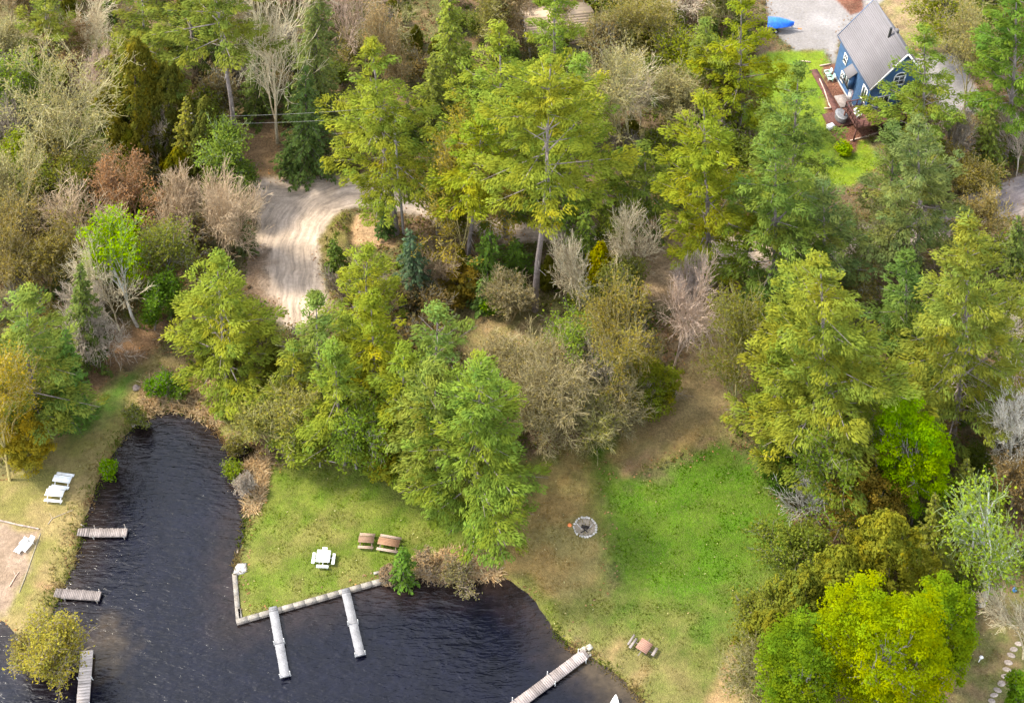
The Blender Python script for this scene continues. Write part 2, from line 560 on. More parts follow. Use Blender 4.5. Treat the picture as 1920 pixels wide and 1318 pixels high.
def shear(lean, H):
    lx, ly = lean
    def f(V):
        k = np.clip(V[:, 2] / H, 0, 1.2) ** 1.15
        W = V.copy()
        W[:, 0] += lx * k
        W[:, 1] += ly * k
        return W
    return f
# ------------------------------------------------------------------ ground zones (outlines in photo pixels laid on z = 0)
WATER_Z = -0.32
SHORE = [(-260, 1120), (-60, 1160), (0, 1172), (20, 1186), (42, 1202), (62, 1216), (80, 1236), (110, 1244), (150, 1228), (160, 1205), (146, 1182),
         (106, 1166), (108, 1142), (122, 1110), (134, 1082), (148, 1048), (158, 1012), (164, 985), (178, 945), (192, 908), (206, 872),
         (230, 834), (252, 806), (272, 788), (300, 776), (325, 770), (350, 776), (378, 790), (398, 806), (412, 826), (428, 852), (448, 850),
         (462, 842), (468, 850), (452, 872), (458, 905), (461, 945), (455, 975), (448, 1012), (438, 1055), (437, 1072), (444, 1168), (720, 1091),
         (742, 1090), (770, 1098), (800, 1086), (850, 1090), (900, 1086), (940, 1090), (985, 1115), (1010, 1145), (1030, 1180), (1050, 1206),
         (1076, 1226), (1112, 1242), (1150, 1270), (1185, 1300), (1210, 1330), (1260, 1400), (1300, 1520), (1200, 1700), (-300, 1700), (-400, 1300)]
WPOLY = gpoly(SHORE, WATER_Z)
WALL_A, WALL_B, WALL_C = at(440, 1076), at(447, 1165), at(719, 1088)

Z_ROAD = [[(468, 338), (540, 330), (640, 330), (702, 332), (712, 380), (680, 388), (648, 395), (625, 412), (610, 440), (602, 475), (606, 510), (622, 548),
           (610, 580), (590, 610), (545, 622), (520, 600), (512, 570), (478, 556), (462, 520), (470, 470), (486, 430), (482, 390), (470, 362)],
          [(690, 335), (800, 375), (940, 412), (1080, 424), (1200, 440), (1330, 446), (1480, 440), (1640, 420), (1780, 385), (1860, 352), (2000, 300), (2300, 180),
           (2330, 240), (2000, 372), (1890, 408), (1780, 440), (1640, 478), (1480, 505), (1330, 515), (1200, 500), (1080, 458), (940, 448), (800, 412), (690, 385)]]
Z_TRAIL = [(455, 200), (510, 200), (530, 290), (560, 330), (470, 336), (450, 300)]
Z_LEFTLAWN = [(-200, 880), (0, 890), (80, 840), (140, 800), (190, 730), (225, 690), (260, 690), (300, 650), (350, 690), (420, 730), (470, 800), (420, 830), (330, 790),
              (240, 820), (190, 920), (160, 1000), (105, 1160), (165, 1190), (150, 1240), (60, 1230), (0, 1180), (-200, 1140)]
Z_GREENSTRIP = [(118, 800), (170, 760), (215, 715), (240, 700), (262, 700), (250, 730), (215, 775), (180, 808), (140, 825)]
Z_LITTER = [(170, 690), (215, 620), (265, 600), (300, 640), (270, 665), (225, 695), (190, 720), (140, 770), (120, 770)]
Z_SAND = [(-200, 960), (0, 980), (74, 994), (72, 1008), (58, 1050), (34, 1110), (12, 1150), (-30, 1160), (-200, 1110)]
Z_REED = [[(268, 718), (320, 692), (380, 700), (408, 740), (420, 790), (395, 798), (350, 778), (318, 770), (275, 785), (262, 760)], [(450, 870), (500, 850), (500, 900), (478, 960), (462, 960)],
          [(790, 1060), (840, 1030), (900, 1035), (940, 1080), (900, 1088), (800, 1086)]]
Z_MIDLAWN = [(470, 960), (500, 890), (560, 850), (700, 850), (880, 860), (1000, 850), (1050, 840), (1110, 830), (1150, 940), (1150, 1110), (1060, 1210), (1000, 1130),
             (940, 1088), (860, 1050), (780, 1075), (720, 1088), (450, 1165), (440, 1080)]
Z_MIDGREEN = [[(520, 890), (600, 875), (760, 920), (880, 960), (930, 990), (880, 1010), (740, 985), (620, 960), (540, 940)], [(465, 1090), (520, 1075), (530, 1105), (480, 1120)],
              [(500, 930), (540, 920), (540, 990), (505, 985)]]
Z_BROWNLAWN = [(930, 960), (990, 930), (1060, 830), (1140, 790), (1250, 730), (1330, 640), (1390, 700), (1375, 820), (1280, 850), (1190, 880), (1120, 880), (1118, 960), (1142, 1010),
               (1140, 1080), (1120, 1120), (1060, 1130), (990, 1110), (935, 1060)]
Z_PATH = [(1290, 560), (1360, 560), (1385, 680), (1380, 790), (1330, 800), (1200, 830), (1150, 800), (1240, 740), (1300, 690)]
Z_GREENLAWN = [(1108, 838), (1140, 826), (1132, 870), (1180, 895), (1250, 880), (1300, 850), (1350, 830), (1420, 860), (1470, 930), (1500, 1020), (1490, 1110), (1400, 1170), (1300, 1160),
               (1180, 1130), (1142, 1080), (1144, 1010), (1118, 950)]
Z_LOWGREEN = [(1140, 1090), (1200, 1120), (1400, 1120), (1490, 1060), (1470, 1150), (1400, 1210), (1330, 1250), (1220, 1200), (1150, 1180), (1100, 1200), (1080, 1160)]
Z_SHOREGREEN = [(985, 1080), (1030, 1130), (1070, 1200), (1120, 1235), (1170, 1270), (1200, 1300), (1175, 1300), (1100, 1240), (1040, 1195), (1000, 1130), (960, 1085)]
Z_OLIVELAWN = [(1060, 1140), (1150, 1090), (1480, 1090), (1440, 1180), (1390, 1220), (1360, 1300), (1400, 1500), (1280, 1500), (1180, 1300), (1090, 1230), (1040, 1190)]
Z_DIRT = [[(1372, 1218), (1392, 1222), (1390, 1330), (1345, 1345), (1320, 1335), (1350, 1280)], [(1140, 1218), (1164, 1200), (1170, 1212), (1146, 1236)], [(1180, 1268), (1206, 1250), (1214, 1260), (1188, 1286)],
          [(1165, 868), (1215, 838), (1240, 850), (1200, 880), (1170, 890)], [(62, 1095), (100, 1092), (108, 1106), (70, 1104)], [(44, 1118), (60, 1116), (62, 1142), (42, 1144)]]
Z_BANK = [(652, 408), (700, 398), (735, 430), (740, 462), (690, 470), (660, 450)]
Z_OPENWOOD = [(830, 570), (900, 560), (1010, 580), (1090, 620), (1080, 720), (960, 760), (920, 720), (850, 640)]
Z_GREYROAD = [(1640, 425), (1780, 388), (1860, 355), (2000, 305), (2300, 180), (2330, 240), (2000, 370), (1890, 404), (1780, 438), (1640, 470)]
Z_VERGE = [(600, 450), (625, 405), (650, 392), (660, 400), (648, 440), (640, 520), (622, 560), (606, 520)]
Z_ROADLITTER = [(462, 480), (490, 470), (500, 530), (530, 590), (500, 600), (470, 570), (455, 520)]
Z_SANDY2 = [(1195, 410), (1290, 400), (1330, 480), (1290, 560), (1230, 590), (1190, 520)]
Z_DRIVE = [(1430, -60), (1600, -60), (1660, 0), (1600, 40), (1575, 70), (1565, 130), (1545, 95), (1490, 96), (1450, 60), (1440, 20)]
Z_DRIVE2 = [(1715, 100), (1790, 100), (1840, 180), (1835, 215), (1760, 210), (1720, 170)]
Z_HOUSELAWN = [(1380, 130), (1440, 96), (1545, 94), (1562, 130), (1545, 150), (1560, 250), (1620, 262), (1660, 300), (1600, 350), (1520, 350), (1440, 260), (1380, 230)]
Z_MULCH = [[(1541, 122), (1566, 120), (1590, 170), (1640, 230), (1625, 240), (1655, 250), (1610, 264), (1605, 285), (1570, 290), (1562, 262), (1548, 236), (1550, 180)], [(1545, -20), (1610, -40), (1620, 20), (1595, 28)]]
Z_TRBANK = [(1600, -40), (1720, -60), (1830, 0), (1800, 90), (1700, 90), (1668, 50), (1640, 0)]
Z_LR = [(1830, 1120), (1880, 1090), (1960, 1090), (1960, 1360), (1790, 1360), (1810, 1230)]

# name: (outlines, colour a, colour b, edge softness m, edge wander m, patch scale m, surface class)
C_TAN, C_GREEN = (.24, .185, .075), (.065, .135, .012)
ZONES = [
    ([Z_OPENWOOD], (.3, .2, .1), (.19, .18, .055), 3.0, 2.0, 2.5, 0),
    ([Z_TRAIL], (.2, .125, .065), (.16, .1, .05), 1.0, .8, 2.0, 0),
    ([Z_TRBANK], (.3, .2, .12), (.2, .19, .06), 1.5, 1.5, 2.0, 0),
    ([Z_LEFTLAWN], (.24, .18, .075), (.165, .15, .04), 1.2, 1.4, 3.0, 1),
    ([Z_LITTER], (.25, .145, .08), (.2, .12, .06), 1.5, 1.4, 1.5, 0),
    ([Z_GREENSTRIP], (.075, .14, .018), (.13, .15, .035), .9, .8, 1.5, 1),
    (Z_REED, (.44, .31, .18), (.36, .25, .13), .6, .8, 1.0, 0),
    ([Z_SAND], (.25, .18, .13), (.205, .145, .1), .6, .6, 2.0, 4),
    ([Z_MIDLAWN], (.078, .116, .010), (.138, .133, .032), 1.0, 1.0, 2.6, 1),
    ([Z_OLIVELAWN], (.11, .118, .028), (.155, .13, .046), 2.0, 1.6, 2.2, 1),
    ([Z_BROWNLAWN], (.235, .155, .055), (.21, .17, .06), 1.4, 1.3, 3.2, 1),
    ([Z_PATH], (.29, .19, .09), (.25, .185, .08), 2.0, 1.6, 2.0, 0),
    (Z_MIDGREEN, (.085, .135, .01), (.125, .145, .022), 1.5, 1.6, 1.6, 1),
    ([Z_GREENLAWN], (.05, .112, .004), (.07, .118, .009), 1.9, 1.7, 2.4, 1),
    ([Z_LOWGREEN], (.06, .105, .010), (.105, .115, .024), 2.6, 2.6, 2.2, 1),
    ([Z_SHOREGREEN], (.12, .135, .02), (.16, .15, .035), .8, .8, 1.2, 1),
    (Z_DIRT, (.27, .17, .085), (.22, .16, .065), .7, .6, 1.0, 1),
    ([Z_BANK], (.4, .26, .14), (.33, .21, .11), .4, .5, 1.0, 0),
    (Z_ROAD, (.43, .34, .265), (.36, .28, .21), .5, .7, 3.0, 2),
    ([Z_SANDY2], (.4, .28, .17), (.3, .2, .11), 1.5, 1.4, 1.6, 0),
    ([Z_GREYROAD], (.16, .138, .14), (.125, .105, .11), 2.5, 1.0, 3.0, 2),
    ([Z_VERGE], (.15, .14, .03), (.2, .15, .06), .5, .7, 1.2, 0),
    ([Z_ROADLITTER], (.24, .165, .11), (.2, .13, .08), 1.0, 1.0, 1.2, 0),
    ([Z_HOUSELAWN], (.15, .2, .012), (.11, .18, .012), .5, .4, 2.0, 1),
    ([Z_DRIVE, Z_DRIVE2], (.225, .21, .205), (.19, .175, .168), .4, .4, 3.0, 3),
    (Z_MULCH, (.14, .055, .035), (.18, .085, .055), .25, .15, 1.0, 0),
    ([Z_LR], (.12, .125, .035), (.17, .12, .06), 2.0, 1.6, 1.5, 1),
]
Z_OPEN = [Z_LEFTLAWN, Z_SAND, Z_MIDLAWN, Z_BROWNLAWN, Z_PATH, Z_GREENLAWN, Z_OLIVELAWN, Z_HOUSELAWN, Z_DRIVE, Z_DRIVE2, Z_LR] + Z_ROAD + Z_MULCH

def height(X, Y):
    X, Y = np.asarray(X, float), np.asarray(Y, float)
    d = sdf(WPOLY, X, Y)
    und = (fbm(X * .09, Y * .09, 5, 3) - .5) * .5 * smooth(3, 14, d)
    d2 = d + (vnoise(X * 1.1, Y * 1.1, 9) - .5) * .5
    bank = smooth(1.4, -0.9, d2)
    z = und - 0.78 * bank - 1.2 * smooth(-.8, -6, d)
    # the walled point keeps its level up to the wall face
    q = (X > WALL_A[0] - .4) & (X < WALL_C[0] + .15) & (Y < WALL_A[1] + .2)
    flat = smooth(.12, -.12, np.minimum(_wall_side(X, Y), 5))
    z = np.where(q, np.where(flat > .5, 0.0, -1.5), z)
    hole = sdf(gpoly([(652, 412), (664, 406), (668, 440), (672, 462), (660, 462), (654, 440)]), X, Y)
    return z - 0.9 * smooth(.5, -.5, hole)

def _wall_side(X, Y):
    """negative on the land side of the two wall lines"""
    def side(a, b):
        n = np.array([b[1] - a[1], -(b[0] - a[0])]); n = n / np.linalg.norm(n)
        return (X - a[0]) * n[0] + (Y - a[1]) * n[1]
    return np.maximum(-side(WALL_B, WALL_A) * 1.0, -side(WALL_C, WALL_B))

RUT_LINE = np.array([at(x, y)[:2] for x, y in [(820, 380), (760, 362), (705, 356), (650, 362), (600, 382), (566, 420), (550, 470), (546, 540), (548, 640)]])
RUT_LINE2 = np.array([at(x, y)[:2] for x, y in [(380, 352), (470, 350), (560, 348), (700, 352), (820, 395), (940, 430), (1080, 440), (1260, 470), (1480, 470), (1640, 450), (1780, 412), (1900, 365), (2200, 240)]])

def line_dist(P, X, Y):
    best = np.full(X.shape, 1e9); sg = np.zeros(X.shape)
    for a, b in zip(P[:-1], P[1:]):
        e = b - a
        t = np.clip(((X - a[0]) * e[0] + (Y - a[1]) * e[1]) / (e @ e), 0, 1)
        dx, dy = X - a[0] - e[0] * t, Y - a[1] - e[1] * t
        d = np.hypot(dx, dy)
        s = np.sign(e[0] * dy - e[1] * dx)
        m = d < best
        best = np.where(m, d, best); sg = np.where(m, s, sg)
    return best * sg

def ground_mat(name, scales, lo, hi, bump, bscale, rut=False):
    m, nt, N, out, link = newmat(name)
    a = N('Attribute', attribute_name='Tone')
    p = N('BsdfPrincipled'); p.inputs['Roughness'].default_value = .95; p.inputs['Specular IOR Level'].default_value = .1
    c, _ = noise_mul(nt, N, link, a.outputs['Color'], scales, lo, hi)
    tc = N('TexCoord')
    # straw / leaf flecks of another hue
    vz = N('TexNoise'); vz.inputs['Scale'].default_value = 7.0; vz.inputs['Detail'].default_value = 5; vz.inputs['Roughness'].default_value = .7
    link(tc.outputs['Object'], vz.inputs['Vector'])
    mr = N('MapRange'); mr.inputs[1].default_value = .5; mr.inputs[2].default_value = .68; mr.inputs[3].default_value = 0; mr.inputs[4].default_value = .26 if not rut else .12
    link(vz.outputs['Fac'], mr.inputs[0])
    mx = N('Mix', data_type='RGBA'); link(mr.outputs[0], mx.inputs[0]); link(c, mx.inputs[6]); mx.inputs[7].default_value = (.3, .24, .13, 1)
    c = mx.outputs[2]
    hgt = vz.outputs['Fac']
    if rut:
        ra = N('Attribute', attribute_name='Rut')
        wn = N('TexNoise', noise_dimensions='2D'); wn.inputs['Scale'].default_value = 1.0; wn.inputs['Detail'].default_value = 6; wn.inputs['Roughness'].default_value = .65
        link(ra.outputs['Vector'], wn.inputs['Vector'])
        m2 = N('MapRange'); m2.inputs[1].default_value = .36; m2.inputs[2].default_value = .64; m2.inputs[3].default_value = .74; m2.inputs[4].default_value = 1.22
        link(wn.outputs['Fac'], m2.inputs[0])
        mm = N('Mix', data_type='RGBA', blend_type='MULTIPLY'); mm.inputs[0].default_value = 1
        link(c, mm.inputs[6]); link(m2.outputs[0], mm.inputs[7])
        c = mm.outputs[2]; hgt = wn.outputs['Fac']
    link(c, p.inputs['Base Color'])
    nz = N('TexNoise'); nz.inputs['Scale'].default_value = bscale; nz.inputs['Detail'].default_value = 6
    link(tc.outputs['Object'], nz.inputs['Vector'])
    ad = N('Math', operation='ADD'); link(nz.outputs['Fac'], ad.inputs[0]); link(hgt, ad.inputs[1])
    b = N('Bump'); b.inputs['Strength'].default_value = bump; b.inputs['Distance'].default_value = .25
    link(ad.outputs[0], b.inputs['Height']); link(b.outputs['Normal'], p.inputs['Normal'])
    link(p.outputs[0], out.inputs['Surface'])
    return m

TONE_GRID = {}
def build_ground():
    st = 0.3
    xs = np.arange(-84, 84, st); ys = np.arange(40, 172, st)
    X, Y = np.meshgrid(xs, ys)
    Zh = height(X, Y)
    # default: forest floor of leaf litter and low green
    k = smooth(.35, .65, fbm(X * .16, Y * .16, 21, 4))[..., None]
    k2 = smooth(.5, .72, fbm(X * .35, Y * .35, 31, 4))[..., None]
    tone = np.array([.15, .105, .06]) * (1 - k) + np.array([.115, .11, .04]) * k
    tone = tone * (1 - k2 * .6) + np.array([.25, .15, .085]) * k2 * .6
    cls = np.zeros(X.shape, int)
    wx, wy = fbm(X * .45, Y * .45, 41, 4) - .5, fbm(X * 1.3, Y * 1.3, 47, 3) - .5
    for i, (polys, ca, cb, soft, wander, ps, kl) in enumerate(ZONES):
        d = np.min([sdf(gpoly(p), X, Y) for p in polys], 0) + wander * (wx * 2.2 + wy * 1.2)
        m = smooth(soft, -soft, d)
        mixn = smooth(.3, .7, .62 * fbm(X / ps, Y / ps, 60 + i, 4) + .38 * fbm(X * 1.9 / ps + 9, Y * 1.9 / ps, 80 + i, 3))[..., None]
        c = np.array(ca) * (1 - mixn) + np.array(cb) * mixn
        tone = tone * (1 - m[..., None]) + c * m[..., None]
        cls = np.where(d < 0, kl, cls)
    # wet dark margin along the water and silt below it
    dw = sdf(WPOLY, X, Y) + (vnoise(X * 1.3, Y * 1.3, 77) - .5) * .7
    TONE_GRID.update(x0=xs[0], y0=ys[0], st=st, T=tone, cls=cls)
    wet = smooth(.25, -.35, dw)[..., None]
    q = (_wall_side(X, Y) < 0) & (X > WALL_A[0]) & (X < WALL_C[0]) & (Y < WALL_A[1])
    wet = np.where(q[..., None], 0, wet)
    tone = tone * (1 - wet) + np.array([.07, .045, .02]) * wet
    ny, nx = X.shape
    V = np.stack([X, Y, Zh], -1).reshape(-1, 3)
    u1, u2 = line_dist(RUT_LINE, X, Y), line_dist(RUT_LINE2, X, Y)
    horiz = smooth(1.8, 3.4, np.abs(u1)) * smooth(4.2, 1.5, np.abs(u2))
    u = np.where(horiz > .5, u2 * 1.0 + 40, u1)
    along = (X + Y) * .09
    rut = np.stack([u * 1.9 + 1.6 * fbm(X * .5, Y * .5, 52, 3), along * 2.2, 0 * u], -1).reshape(-1, 3)
    idx = np.arange(nx * ny).reshape(ny, nx)
    Q = np.stack([idx[:-1, :-1], idx[:-1, 1:], idx[1:, 1:], idx[1:, :-1]], -1).reshape(-1, 4)
    qc = cls[:-1, :-1].reshape(-1)
    mats = [ground_mat('forest_floor', (.5, 3.5, 11), .72, 1.28, .9, 3.5),
            ground_mat('lawn_grass', (.6, 2.6, 9), .8, 1.2, .7, 6),
            ground_mat('packed_dirt', (.3, 2.5), .86, 1.12, .4, 7, True),
            ground_mat('gravel', (.35, 3, 12), .86, 1.14, .35, 10),
            ground_mat('beach_sand', (.6, 2.4, 8), .82, 1.16, .5, 6)]
    T = tone.reshape(-1, 3)
    for kl, nm in enumerate(['ground', 'lawn', 'dirt_road', 'driveway', 'beach']):
        f = Q[qc == kl]
        used, inv = np.unique(f, return_inverse=True)
        mb = MB().add(V[used], inv.reshape(-1, 4))
        o = mb.build(nm, mats[kl], None, True)
        a = o.data.attributes.new('Tone', 'FLOAT_COLOR', 'POINT')
        a.data.foreach_set('color', np.concatenate([np.clip(T[used], .004, .8), np.ones((len(used), 1))], 1).astype(np.float32).reshape(-1))
        r = o.data.attributes.new('Rut', 'FLOAT_VECTOR', 'POINT')
        r.data.foreach_set('vector', rut[used].astype(np.float32).reshape(-1))
        tag(o, kind='structure')
    # the land beyond, out to the horizon
    mb = MB()
    B = 4000
    x0, x1, y0, y1 = xs[0], xs[-1], ys[0], ys[-1]
    for a, b, c, d in ((-B, x0, -B, B), (x1, B, -B, B), (x0, x1, y1, B), (x0, x1, -B, y0)):
        mb.add([(a, c, -.45), (b, c, -.45), (b, d, -.45), (a, d, -.45)], [[0, 1, 2, 3]])
    o = mb.build('surrounding_land', mats[0])
    a = o.data.attributes.new('Tone', 'FLOAT_COLOR', 'POINT')
    n = len(o.data.vertices)
    a.data.foreach_set('color', np.tile([.07, .085, .03, 1], n).astype(np.float32))
    tag(o, kind='structure')

def build_water():
    m, nt, N, out, link = newmat('lake_water')
    p = N('BsdfPrincipled')
    p.inputs['Roughness'].default_value = .15; p.inputs['IOR'].default_value = 1.33; p.inputs['Specular IOR Level'].default_value = .52
    a = N('Attribute', attribute_name='Bed')
    tc = N('TexCoord')
    c, _ = noise_mul(nt, N, link, a.outputs['Color'], (.35, 1.6), .7, 1.3)
    link(c, p.inputs['Base Color'])
    mp = N('Mapping'); mp.inputs['Rotation'].default_value = (0, 0, R(-20)); mp.inputs['Scale'].default_value = (.55, 1.7, 1)
    link(tc.outputs['Object'], mp.inputs['Vector'])
    n1 = N('TexNoise'); n1.inputs['Scale'].default_value = .9; n1.inputs['Detail'].default_value = 2.5; n1.inputs['Distortion'].default_value = .6
    link(mp.outputs[0], n1.inputs['Vector'])
    mp2 = N('Mapping'); mp2.inputs['Rotation'].default_value = (0, 0, R(66)); mp2.inputs['Scale'].default_value = (.6, 2.2, 1)
    link(tc.outputs['Object'], mp2.inputs['Vector'])
    n2 = N('TexNoise'); n2.inputs['Scale'].default_value = 1.5; n2.inputs['Detail'].default_value = 2.5; n2.inputs['Distortion'].default_value = .8
    link(mp2.outputs[0], n2.inputs['Vector'])
    ad = N('Math', operation='MULTIPLY_ADD'); link(n1.outputs['Fac'], ad.inputs[0]); ad.inputs[1].default_value = 1.5; link(n2.outputs['Fac'], ad.inputs[2])
    b = N('Bump'); b.inputs['Strength'].default_value = 1.0; b.inputs['Distance'].default_value = .07
    link(ad.outputs[0], b.inputs['Height']); link(b.outputs['Normal'], p.inputs['Normal'])
    link(p.outputs[0], out.inputs['Surface'])
    st = .4
    xs = np.arange(-84, 32, st); ys = np.arange(40.2, 106, st)
    X, Y = np.meshgrid(xs, ys)
    d = sdf(WPOLY, X, Y)
    sh = smooth(-4.6, .3, d + (fbm(X * .8, Y * .8, 71, 4) - .5) * 2.2)
    east = smooth(2, 8, X)                       # the sandy shallows before the east bank
    weed = smooth(3.4, .6, np.hypot((X - at(205, 1210)[0]), (Y - at(205, 1210)[1]) * .7) + (fbm(X, Y, 73, 3) - .5) * 3)
    deep = np.array([.0022, .0025, .0066]); shal = np.array([.024, .0145, .008]); bed = np.array([.05, .036, .02])
    k = np.clip(sh * (.5 + .5 * east), 0, 1)[..., None]
    c = deep * (1 - k) + (shal * (1 - east[..., None]) + bed * east[..., None]) * k
    c = c * (1 - weed[..., None] * .5) + np.array([.06, .042, .022]) * weed[..., None] * .5
    ny, nx = X.shape
    idx = np.arange(nx * ny).reshape(ny, nx)
    Q = np.stack([idx[:-1, :-1], idx[:-1, 1:], idx[1:, 1:], idx[1:, :-1]], -1).reshape(-1, 4)
    dm = d[:-1, :-1].reshape(-1)
    Q = Q[dm < 2.0]
    V = np.stack([X, Y, np.full(X.shape, WATER_Z)], -1).reshape(-1, 3)
    used, inv = np.unique(Q, return_inverse=True)
    o = MB().add(V[used], inv.reshape(-1, 4)).build('water', m)
    at_ = o.data.attributes.new('Bed', 'FLOAT_COLOR', 'POINT')
    C = c.reshape(-1, 3)[used]
    at_.data.foreach_set('color', np.concatenate([C, np.ones((len(C), 1))], 1).astype(np.float32).reshape(-1))
    tag(o, kind='structure')

build_ground()
build_water()
